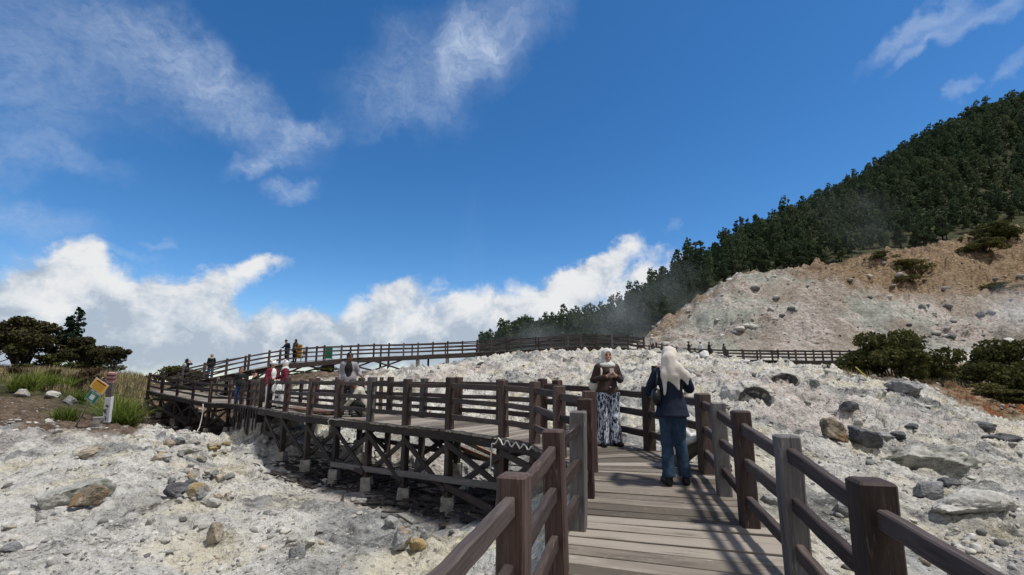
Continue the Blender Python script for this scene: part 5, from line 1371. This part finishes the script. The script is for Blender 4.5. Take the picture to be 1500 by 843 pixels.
for px, d, lab, tp, bt, fc, hr in ((1010, 48.8, 'man in black raising a camera on the distant walkway', 'black', 'dkgrey', 60, (M_hair, 0)), (1027, 48.6, 'person in white shirt and black trousers on the distant walkway', 'white', 'black', -60, (M_hair, 0)), (1040, 48.3, 'man in black shirt with arm out on the distant walkway', 'black', 'black', 90, (M_hair, 0)), (1062, 47.2, 'smaller person in dark grey on the distant walkway', 'dkgrey', 'dkgrey', 30, (M_hair, 1))):
    p = PZ(px, d, 1.84 if px < 1030 else (1.76 if px < 1050 else 1.64))
    ps = dict(wrL=(.1, -.3, 1.3), elL=(.24, -.1, 1.12)) if px in (1010, 1040) else None
    person(lab, p, fc, 1.55 if px == 1062 else 1.68, ps, 'dark', tp, bt, hair=hr, h=.022)
# ------------------------------------------------------------------ hollow rocks
def overhang(px, py, w, h, label, seed):
    g, d = on_ground(px, py+h*.5); W = w/700*d/2; H = h/700*d
    v = Vox((-1.5*W, -1.4*W, -.7*H), (1.5*W, 1.6*W, 1.4*H), W/26)
    v.ell((0, .40*W, .0*H), (1.2*W, 1.05*W, .80*H), .05); v.ell((-.75*W, .5*W, -.1*H), (.6*W, .8*W, .6*H), .15); v.ell((.8*W, .6*W, -.1*H), (.6*W, .8*W, .6*H), .15)
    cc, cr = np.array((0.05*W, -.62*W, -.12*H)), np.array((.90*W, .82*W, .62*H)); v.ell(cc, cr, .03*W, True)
    v.folds(.17*W, 1.9/W, 2.6/W, seed); v.folds(.03*W, 9/W, 12/W, seed+3)
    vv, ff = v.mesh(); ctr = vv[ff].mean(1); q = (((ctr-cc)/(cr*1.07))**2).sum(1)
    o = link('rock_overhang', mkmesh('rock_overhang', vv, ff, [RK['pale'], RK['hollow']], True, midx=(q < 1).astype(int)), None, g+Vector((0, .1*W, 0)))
    return tag(o, label, 'rock')
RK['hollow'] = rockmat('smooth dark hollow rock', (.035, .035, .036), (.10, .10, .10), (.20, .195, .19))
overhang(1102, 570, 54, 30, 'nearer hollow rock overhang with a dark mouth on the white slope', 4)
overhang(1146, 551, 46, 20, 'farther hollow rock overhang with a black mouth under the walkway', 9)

# ------------------------------------------------------------------ signs, post, hoses, spare planks, steam
def flatmat(n, c, rough=.5, var=.1): return plain(n, c, rough, var, 12)
m_yel = flatmat('yellow sign paint', (.62, .34, .03)); m_grn = flatmat('green sign paint', (.012, .16, .085)); m_red_ = flatmat('dark red paint', (.16, .02, .012)); m_sgrey = flatmat('sign back grey', (.42, .42, .42)); m_wht = flatmat('chipped white paint', (.66, .67, .69), .6, .06)
m_pole = wood('pale pole wood', (.20, .16, .12), (.36, .30, .24), (.52, .46, .40)); m_ink = flatmat('dark lettering', (.10, .045, .012))
p0, d0 = on_ground(110, 625); d0 = max(d0, 14.)
def SP_(px, py, dd=0): return P(px, py, d0+dd)
sg = thing('warning_sign', 'yellow warning sign over a green sign on one leaning pale pole', 'sign', p0)
def mk():
    a, b = Vector((p0.x, p0.y, p0.z-.1)), SP_(151, 553, .03)
    mb = MB(); mb.beam(a, b, .05, .04, ch=.01, seg=5, jit=.004); mb.build('pole', m_pole, sg)
    k = d0/700
    def plate(name, cx, cy, w, h, ang, mat, dd):
        c = SP_(cx, cy, dd); ax = Vector((math.cos(ang), 0, math.sin(ang))); up = Vector((-math.sin(ang), 0, math.cos(ang)))
        mb = MB(); mb.beam(c-up*h*k/2, c+up*h*k/2, w*k, .018, side=ax, ch=.003); o = mb.build(name, m_sgrey, sg)
        mb = MB(); c2 = c-Vector((0, .0115, 0)); mb.beam(c2-up*h*k*.455, c2+up*h*k*.455, w*k*.93, .004, side=ax, ch=.001); mb.build('painted_face', mat, o)
        return c, ax, up, o
    c, ax, up, o = plate('upper_board', 145.5, 566, 24, 15.5, R(-31), m_yel, -.045)
    mb = MB(); q = c-Vector((0, .0155, 0))+up*k*5.2; mb.beam(q-ax*k*8, q+ax*k*8.5, .004, k*2.2, side=(0, 1, 0), ch=.001); mb.build('red_heading', m_red_, o)
    mb = MB()
    for i in range(5):
        q = c-Vector((0, .0155, 0))+up*k*(2.2-i*1.9); x = -9.
        while x < 8.5:
            w = random.uniform(1.1, 2.6); mb.beam(q+ax*k*x, q+ax*k*min(x+w, 9), .003, k*.55, side=(0, 1, 0), ch=.0005); x += w+.5
    mb.build('lettering', m_ink, o)
    c, ax, up, o = plate('lower_board', 135.5, 582, 17.5, 15.5, R(-31), m_grn, -.05)
    mb = MB(); q = c-Vector((0, .0155, 0))-up*k*0.; mb.beam(q-ax*k*3.6, q+ax*k*3.6, .004, k*7.2, side=(0, 1, 0), ch=.001); mb.build('white_panel', m_wht, o)
    mb = MB()
    for i in (5.6, -5.6):
        q = c-Vector((0, .0155, 0))+up*k*i; x = -6.
        while x < 5: mb.beam(q+ax*k*x, q+ax*k*(x+1.3), .003, k*.6, side=(0, 1, 0), ch=.0005); x += 1.9
    mb.build('lettering', m_wht, o)
under(sg, mk)
# striped distance post
p1, d1 = on_ground(156, 622); k = d1/700
pt = thing('marker_post', 'leaning striped post with red and pink rings and peeling white paint', 'post', p1)
def mk():
    top = P(164, 546, d1); a = Vector((p1.x, p1.y, p1.z-.15)); ax = (top-p1)
    m_stone = flatmat('bare post grey', (.13, .11, .10), .9, .3); m_pink = flatmat('faded pink paint', (.36, .20, .21), .7, .15); m_dr = flatmat('dark red ring paint', (.13, .035, .04), .7, .2)
    def seg(n, t0, t1, w, mat, ch=.006): mb = MB(); mb.beam(p1+ax*t0, p1+ax*t1, w*k, w*k*.8, side=(1, .2, 0), ch=ch, seg=3, jit=.002); return mb.build(n, mat, pt)
    seg('bare_shaft', -.05, .80, 7.6, m_stone)
    wp = seg('white_paint', .04, .53, 8.2, m_wht)
    mb = MB()
    f = lambda x, t: p1+ax*t+Vector((x*k, -4.3*k*.8-.012, 0))
    mb.beam(f(-.3, .20), f(.4, .38), 3.4*k, .006, side=(1, 0, 0), ch=.001, seg=5, jit=.02); mb.build('peeled_patch', m_stone, wp)
    mb = MB()                                       # worn dark strokes at the foot of the paint
    for (x0, t0, x1, t1) in ((-2, .07, -2, .15), (-2, .15, .5, .15), (.5, .15, .5, .07), (-2, .11, .5, .11), (1.4, .07, 1.4, .13)): mb.beam(f(x0, t0), f(x1, t1+.001), .8*k, .005, side=(1, 0, .3), ch=.001)
    mb.build('worn_figures', m_stone, wp)
    seg('pink_band', .80, .86, 8.2, m_pink); seg('red_ring', .86, .89, 8.8, m_dr); seg('pink_band', .89, .935, 8.6, m_pink); seg('red_ring', .935, .965, 9., m_dr); seg('post_cap', .965, 1.0, 8.2, m_pink)
under(pt, mk)
p2, d2 = on_ground(142, 628); k = d2/700
pot = thing('concrete_stub', 'grey concrete stub tapering to its foot between sign and striped post', 'post', p2)
mb = MB(); mb.beam((0, 0, -.05), (0, 0, 16*k), 8*k, 7*k, side=(1, .3, 0), ch=.012, seg=4, jit=.008, taper=1.4); mb.build('block', m_conc, pot)
mb = MB(); mb.beam((0, 0, -.04), (.0, 0, .035), 15*k, 12*k, side=(1, .1, 0), ch=.01, jit=.006); mb.build('base_slab', m_conc, pot)
# boards on the upper walkway
def board(label, px0, px1, py0, py1, d, mat, name='notice_board', bars=None):
    c = P((px0+px1)/2, py1, d); h = (py1-py0)/700*d; w = (px1-px0)/700*d
    t = thing(name, label, 'sign', c)
    mb = MB(); mb.beam((0, 0, h*.02), (0, 0, h), w, .03, side=(1, 0, 0), ch=.005); mb.build('panel', mat, t)
    mb = MB(); [mb.beam((q*w*.46, .03, -.15), (q*w*.46, .03, h*.97), .05, .05, side=(1, 0, 0)) for q in (-1, 1)]; mb.build('frame', m_rail, t)
    if bars:
        mb = MB()
        for f_ in bars: mb.beam((-w*.4, -.018, h*f_), (w*.4, -.018, h*f_), .004, h*.06, side=(0, 1, 0), ch=.001)
        mb.build('lettering', m_ink, t)
    return t
board('yellow upright notice board beside the person in the brown jacket', 433, 441, 505, 526, 33.9, m_yel, bars=(.86, .62, .4, .2))
board('small white notice panel right of the yellow board', 443, 449.5, 509, 522, 34.1, m_wht, bars=(.5, .3))
board('green panel on the rail of the upper walkway', 476, 486, 510, 526, 35.4, m_grn)
# hoses
m_hose = plain('white hose', (.55, .54, .50), .5, .08)
a = PZ(297, 23.6, -1.42)
mb = MB(); q = [P(297.5, 592, 23.4), P(297, 603, 23.4), P(295, 615, 23.3), P(292, 627, 23.1), P(288, 633, 22.9)]; g1_, dd_ = on_ground(283, 638); q += [g1_+Vector((.25, 0, .06)), g1_+Vector((-.1, 0, .03)), g1_+Vector((-.5, -.1, .03))]
tag(mb.tube(q, .022, 6).build('hose', m_hose, None, True), 'white hose hanging from the far platform to the ground', 'hose')
mb = MB(); q = [P(719, 689, 8.35), P(719.5, 665, 8.35), P(721, 650, 8.35)]
for i in range(1, 23):
    t = i/22; q.append(P(722+62*t, 645+13*t+5.2*math.sin(i*1.45)*(1-.3*t), 8.34-.62*t))
tag(mb.tube(q, .014, 6).build('cable', m_hose, None, True), 'wavy white cable along the deck edge at the bend', 'cable')
mb = MB(); q = [P(483, 625, 12.25), P(480.5, 617, 12.25), P(484, 613.5, 12.2)]+[P(484+t*9, 613.5+t*1.0+.8*math.sin(t*2), 12.2-.14*t) for t in range(1, 15)]
tag(mb.tube(q, .014, 6).build('cable', m_hose, None, True), 'pale cable lying along the deck edge below the crouching man', 'cable')
mb = MB(); q = [P(688, 637, 9.1), P(694, 638, 9.05), P(698, 642, 9.), P(703, 648, 8.95)]
tag(mb.tube(q, .014, 6).build('cable', m_hose, None, True), 'short white cable end at the deck edge left of the wavy cable', 'cable')
# spare planks
def spare(label, a, b, w=.16, h=.05, mat=m_newp):
    mb = MB(); mb.beam(a, b, h, w, ch=.004, seg=3); return tag(mb.build('plank', mat), label, 'plank')
a, b = PZ(420, 15.0, -1.03), PZ(478, 12.95, -1.02)
s_ = side_dir(a, b)
for kk, lab in ((0, 'fresh brown plank lying on the deck nearest the rail'), (1, 'fresh brown plank lying on the deck behind the nearest one')):
    o_ = -s_*(.10+.2*kk)
    mb = MB(); mb.beam(a+o_+Vector((0, 0, .03+.06*0)), b+o_+Vector((0, 0, .03)), .17, .05, side=s_, ch=.004, seg=2); tag(mb.build('plank', m_newp), lab, 'plank')
for i, (px0, py0, e0, px1, py1, e1, lab) in enumerate(((628, 637, 12.6, 740, 684, 10.4, 'long brown plank leaning on the ground behind the braced legs'), (676, 645, 12.4, 742, 676, 10.9, 'shorter brown plank behind the braced legs near the bend'))):
    spare(lab, P(px0, py0, e0), P(px1, py1, e1), .10, .05)
# yellow strip on the right brow, white lumps near the far walkway
a, _ = on_ground(1275, 559); mb = MB(); mb.beam(a+Vector((0, 0, .02)), a+Vector((-.50, .1, .62)), .10, .03, seg=3, jit=.006); tag(mb.build('plank', plain('yellow strip', (.55, .47, .12), .7)), 'yellow strip leaning on the right brow beside the low bush', 'strip')
for px_, py_, w_, h_, lab in ((1094, 531, 10, 6, 'white heap below the left end of the distant walkway'), (1033, 522, 14, 14, 'white lump in front of the people on the distant walkway'), (949, 518, 8, 6, 'white lump at the right end of the upper walkway')):
    boulder(px_, py_, w_, h_, 'white_', lab, int(px_)) if False else None
RK['white_'] = rockmat('white sulphur crust', (.45, .44, .42), (.60, .60, .58), (.70, .70, .68))
for px_, py_, w_, h_, lab in ((1094, 530, 11, 7, 'white heap below the left end of the distant walkway'), (1033, 520, 14, 13, 'white lump in front of the people on the distant walkway'), (949, 517, 9, 7, 'white lump at the right end of the upper walkway')):
    boulder(px_, py_, w_, h_, 'white_', lab, int(px_), sink=.3)

# --- steam: thin drifting vapour in front of the wood
def steam(label, c, r, dens, seed, tilt=0):
    m = bpy.data.materials.new('steam'); m.use_nodes = True; nt = NT(m.node_tree); m.node_tree.nodes.remove(m.node_tree.nodes['Principled BSDF'])
    tc = nt.node('ShaderNodeTexCoord').outputs['Object']
    ln = nt.vmath('LENGTH', nt.vmath('ADD', tc, nt.vmath('SCALE', nt.vmath('SUBTRACT', nt.noise(tc, 1.6, 3, out='Color'), (.5, .5, .5)), .9)), out=1)
    fall = nt.rng(ln, .95, .1, 0, 1, smooth=True)
    n = nt.noise(nt.vmath('ADD', nt.vmath('MULTIPLY', tc, (1.5, 1.5, .9)), (seed, 0, 0)), 1.7, 5, .62, .5)
    d = nt.math('MULTIPLY', nt.math('MULTIPLY', fall, nt.rng(n, .38, .7, 0, 1)), dens)
    pv = nt.node('ShaderNodeVolumePrincipled', ins={'Color': (.88, .95, 1.), 'Density': d, 'Anisotropy': .2})
    nt.l.new(pv.outputs[0], m.node_tree.nodes['Material Output'].inputs['Volume'])
    v, f = ICO[2]; o = link('steam', mkmesh('steam', v, f, [m], True), None, c); o.scale = r; o.rotation_euler = (0, R(tilt), 0)
    return tag(o, label, 'steam', kind='stuff')
def spt(px, py, d): return P(px, py, d)
steam('thin white steam drifting in front of the wood at its lower left end', spt(905, 468, 72), (12, 6, 7), .06, 1, 30)
steam('thin steam rising between the wood and the upper walkway', spt(790, 500, 90), (17, 6, 5.5), .05, 5)
steam('faint steam against the low left trees of the wood', spt(985, 430, 84), (11, 6, 9), .03, 9, 30)
steam('steam hanging over the right end of the bare slope', spt(1510, 452, 58), (8, 5, 4.5), .14, 17)
steam('faint steam in front of the bare slope', spt(1190, 475, 52), (7, 3, 3.2), .04, 21)
steam('faint rising column of vapour above the upper walkway', spt(690, 350, 80), (4, 3, 14), .02, 25, 4)
steam('faint steam drifting low over the wooded slope', spt(1270, 330, 100), (16, 5, 11), .014, 29, 40)
SKYV = 1.32; CLOUDV = 7.6; EXPO = 0.15
# ------------------------------------------------------------------ camera, sun, sky
cam = bpy.data.cameras.new('camera'); co = bpy.data.objects.new('camera', cam); C.objects.link(co)
cam.sensor_fit = 'HORIZONTAL'; cam.sensor_width = 36; cam.lens = 36*F/1500
co.location = (0, 0, 0); co.rotation_euler = (math.pi/2+PIT, 0, 0); cam.clip_start = .05; cam.clip_end = 6000
scene.camera = co
SUN_EL, SUN_AZ = R(66), R(106)       # azimuth from +Y towards +X
sd = Vector((math.sin(SUN_AZ)*math.cos(SUN_EL), math.cos(SUN_AZ)*math.cos(SUN_EL), math.sin(SUN_EL)))
sl = bpy.data.lights.new('sun', 'SUN'); sl.energy = 3.9; sl.angle = R(4.5); sl.color = (1, .95, .87)
so = bpy.data.objects.new('sun', sl); C.objects.link(so); so.rotation_euler = (-sd).to_track_quat('-Z', 'Y').to_euler(); so.location = (20, -20, 40)
w = bpy.data.worlds.new('World'); scene.world = w; w.use_nodes = True
nt = NT(w.node_tree); bg = w.node_tree.nodes['Background']
sky = nt.node('ShaderNodeTexSky', sky_type='NISHITA', sun_disc=False, sun_elevation=SUN_EL, sun_rotation=SUN_AZ, altitude=2000, air_density=1.0, dust_density=.8, ozone_density=2.5)
gen = nt.node('ShaderNodeTexCoord').outputs['Generated']
sx = nt.node('ShaderNodeSeparateXYZ', ins={0: gen})
az = nt.math('ARCTAN2', sx.outputs[0], sx.outputs[1]); el = nt.math('ARCSINE', sx.outputs[2])
ae = nt.node('ShaderNodeCombineXYZ', ins={0: az, 1: el, 2: 0.}).outputs[0]
def azel(px, py):
    v = P(px, py, 1).normalized(); return math.atan2(v.x, v.y), math.asin(v.z)
wob = nt.vmath('SUBTRACT', nt.noise(ae, 9, 5, .6, out='Color'), (.5, .5, .5))
ae_c = nt.vmath('ADD', ae, nt.vmath('SCALE', wob, .10))
ae_w = nt.vmath('ADD', ae, nt.vmath('SCALE', wob, .16))
def blob(px, py, rx, ry, rot, gain, vec):
    a0, e0 = azel(px, py)
    k = 1/700*math.cos(math.atan((px-750)/700))**1.6
    mp = nt.node('ShaderNodeMapping', vector_type='TEXTURE', ins={0: vec, 1: (a0, e0, 0), 2: (0, 0, R(rot)), 3: (rx*k, ry/700*.9, 1)})
    d = nt.vmath('LENGTH', mp.outputs[0], out=1)
    return nt.rng(d, 1.25, .15, 0, gain, smooth=True)
def total(lst, vec):
    t = None
    for q in lst:
        v = blob(*q, vec); t = v if t is None else nt.math('ADD', t, v)
    return t
# low cumulus: (col,row,half width,half height,tilt up-left-to-right,weight)
CUM = [(130, 385, 48, 34, 20, 1.0), (85, 425, 85, 48, 15, 1.1), (30, 470, 90, 60, 0, 1), (215, 440, 90, 45, 0, 1), (290, 435, 80, 48, 0, 1), (340, 405, 70, 30, 25, 1), (395, 386, 46, 20, 10, .9),
       (150, 500, 210, 70, 0, 1.1), (330, 500, 150, 60, 0, .9), (480, 500, 130, 55, 0, .55), (545, 460, 70, 40, 30, .8), (595, 430, 60, 34, 25, .75), (640, 470, 110, 55, 0, .8), (720, 445, 90, 45, 10, .85), (760, 485, 180, 55, 0, .9),
       (830, 425, 70, 34, 30, .85), (865, 395, 55, 24, 35, .75), (905, 370, 44, 24, 25, .75), (885, 430, 110, 60, 10, .7), (960, 400, 80, 44, 20, .5), (810, 440, 110, 45, 15, .5), (600, 520, 260, 40, 0, .9), (980, 440, 90, 60, 0, .4), (440, 455, 60, 30, 0, .5), (450, 495, 90, 45, 0, .8), (880, 392, 60, 34, 30, .6), (840, 415, 70, 40, 30, .6), (560, 505, 160, 40, 0, .5)]
cm = total(CUM, ae_c)
cn = nt.noise(nt.vmath('MULTIPLY', ae, (1, 1.25, 1)), 13, 8, .6, .3)
cdens = nt.math('ADD', nt.math('MULTIPLY', cm, .62), nt.math('MULTIPLY', nt.math('SUBTRACT', cn, .5), 1.5))
calpha = nt.math('MULTIPLY', nt.rng(cdens, .10, .78, smooth=True), nt.rng(cm, .02, .3, smooth=True))
lit = nt.noise(nt.vmath('ADD', ae_c, (.016, -.022, 0)), 13, 6, .6, .3)
shade = nt.math('ADD', nt.rng(cdens, .3, 1.5, .05, .42), nt.math('MULTIPLY', nt.math('SUBTRACT', cn, lit), 2.6))
lowg = nt.rng(el, .0, .16)
shade = nt.math('ADD', shade, nt.math('MULTIPLY', nt.math('SUBTRACT', lowg, .52), 1.15), clamp=True)
ccol = nt.ramp(shade, [(0, (.50, .58, .69)), (.35, (.68, .745, .825)), (.7, (.89, .915, .945)), (1, (1, 1, 1))])
# high thin cloud
CIR = [(70, 55, 250, 70, -8, .55), (250, 90, 190, 55, -18, .5), (350, 150, 150, 42, -22, .62), (60, 130, 150, 40, -10, .25), (385, 228, 66, 20, 22, .85), (445, 195, 55, 26, 10, .5), (433, 271, 42, 22, 0, .75), (25, 325, 120, 30, -8, .6), (30, 170, 130, 40, -15, .35), (80, 232, 120, 22, 0, .4), (0, 240, 60, 30, 0, .3),
       (690, 70, 60, 50, 35, .7), (700, 72, 100, 70, 35, .65), (620, 95, 120, 70, 25, .55), (590, 160, 120, 40, 0, .32), (770, 30, 75, 60, 20, .5), (1350, 33, 105, 17, 27, .95), (1440, 5, 90, 18, 8, .75), (1345, 72, 70, 9, 32, .75), (1408, 126, 32, 10, 38, .75), (1475, 97, 34, 11, 28, .7), (990, 332, 12, 20, 20, .4), (236, 366, 26, 9, 0, .5), (180, 382, 60, 8, 0, .35), (40, 410, 60, 40, 0, .25), (500, 185, 120, 20, 8, .15)]
im = total(CIR, ae_w)
st = nt.node('ShaderNodeMapping', ins={0: ae_w, 2: (0, 0, R(20)), 3: (1, 2.2, 1)}).outputs[0]
i1 = nt.noise(st, 17, 6, .52, .7); i2 = nt.noise(nt.node('ShaderNodeMapping', ins={0: ae, 2: (0, 0, R(-25)), 3: (1, 1.9, 1)}).outputs[0], 62, 5, .6, .8)
leftm = nt.rng(az, -.25, -.05, 1, .35)
itex = nt.math('ADD', nt.rng(i1, .2, .85), nt.math('MULTIPLY', nt.math('MULTIPLY', nt.math('SUBTRACT', i2, .5), .9), leftm))
ialpha = nt.math('MULTIPLY', nt.math('MULTIPLY', im, nt.math('ADD', .25, nt.math('MULTIPLY', itex, .75))), .62, clamp=True)
ialpha = nt.math('MINIMUM', ialpha, .9)
front = nt.rng(sx.outputs[1], 0., .15)
hs = nt.node('ShaderNodeHueSaturation', ins={'Hue': .500, 'Saturation': 1.30, 'Value': SKYV, 'Color': sky.outputs[0]})
skyc = hs.outputs[0]
cbr = CLOUDV
col = nt.mix(nt.math('MULTIPLY', ialpha, front), skyc, nt.vmath('SCALE', (.68, .80, 1.0), cbr*.95))
col = nt.mix(nt.math('MULTIPLY', nt.math('MULTIPLY', calpha, front), .97), col, nt.vmath('SCALE', ccol, cbr))
# unseen broken white cloud added behind the viewer as neutral fill light
bn = nt.noise(gen, 2.2, 6, .6)
back = nt.math('MULTIPLY', nt.rng(sx.outputs[1], .12, -.25, 0, 1, smooth=True), nt.rng(bn, .36, .56, .25, .95, smooth=True))
col = nt.mix(back, col, nt.vmath('SCALE', (1., .97, .93), cbr*.8))
nt.set(bg.inputs['Color'], col); bg.inputs['Strength'].default_value = .1
vs_ = scene.view_settings; vs_.view_transform = 'Standard'; vs_.look = 'None'; vs_.gamma = 1; vs_.use_curve_mapping = False; vs_.exposure = EXPO
scene.render.engine = 'CYCLES'
scene.cycles.max_bounces = 6; scene.cycles.diffuse_bounces = 3; scene.cycles.glossy_bounces = 2; scene.cycles.transparent_max_bounces = 8; scene.cycles.volume_bounces = 2
scene.cycles.volume_step_rate = 2.0; scene.cycles.volume_max_steps = 64; scene.cycles.use_denoising = True
scene.cycles.use_adaptive_sampling = True
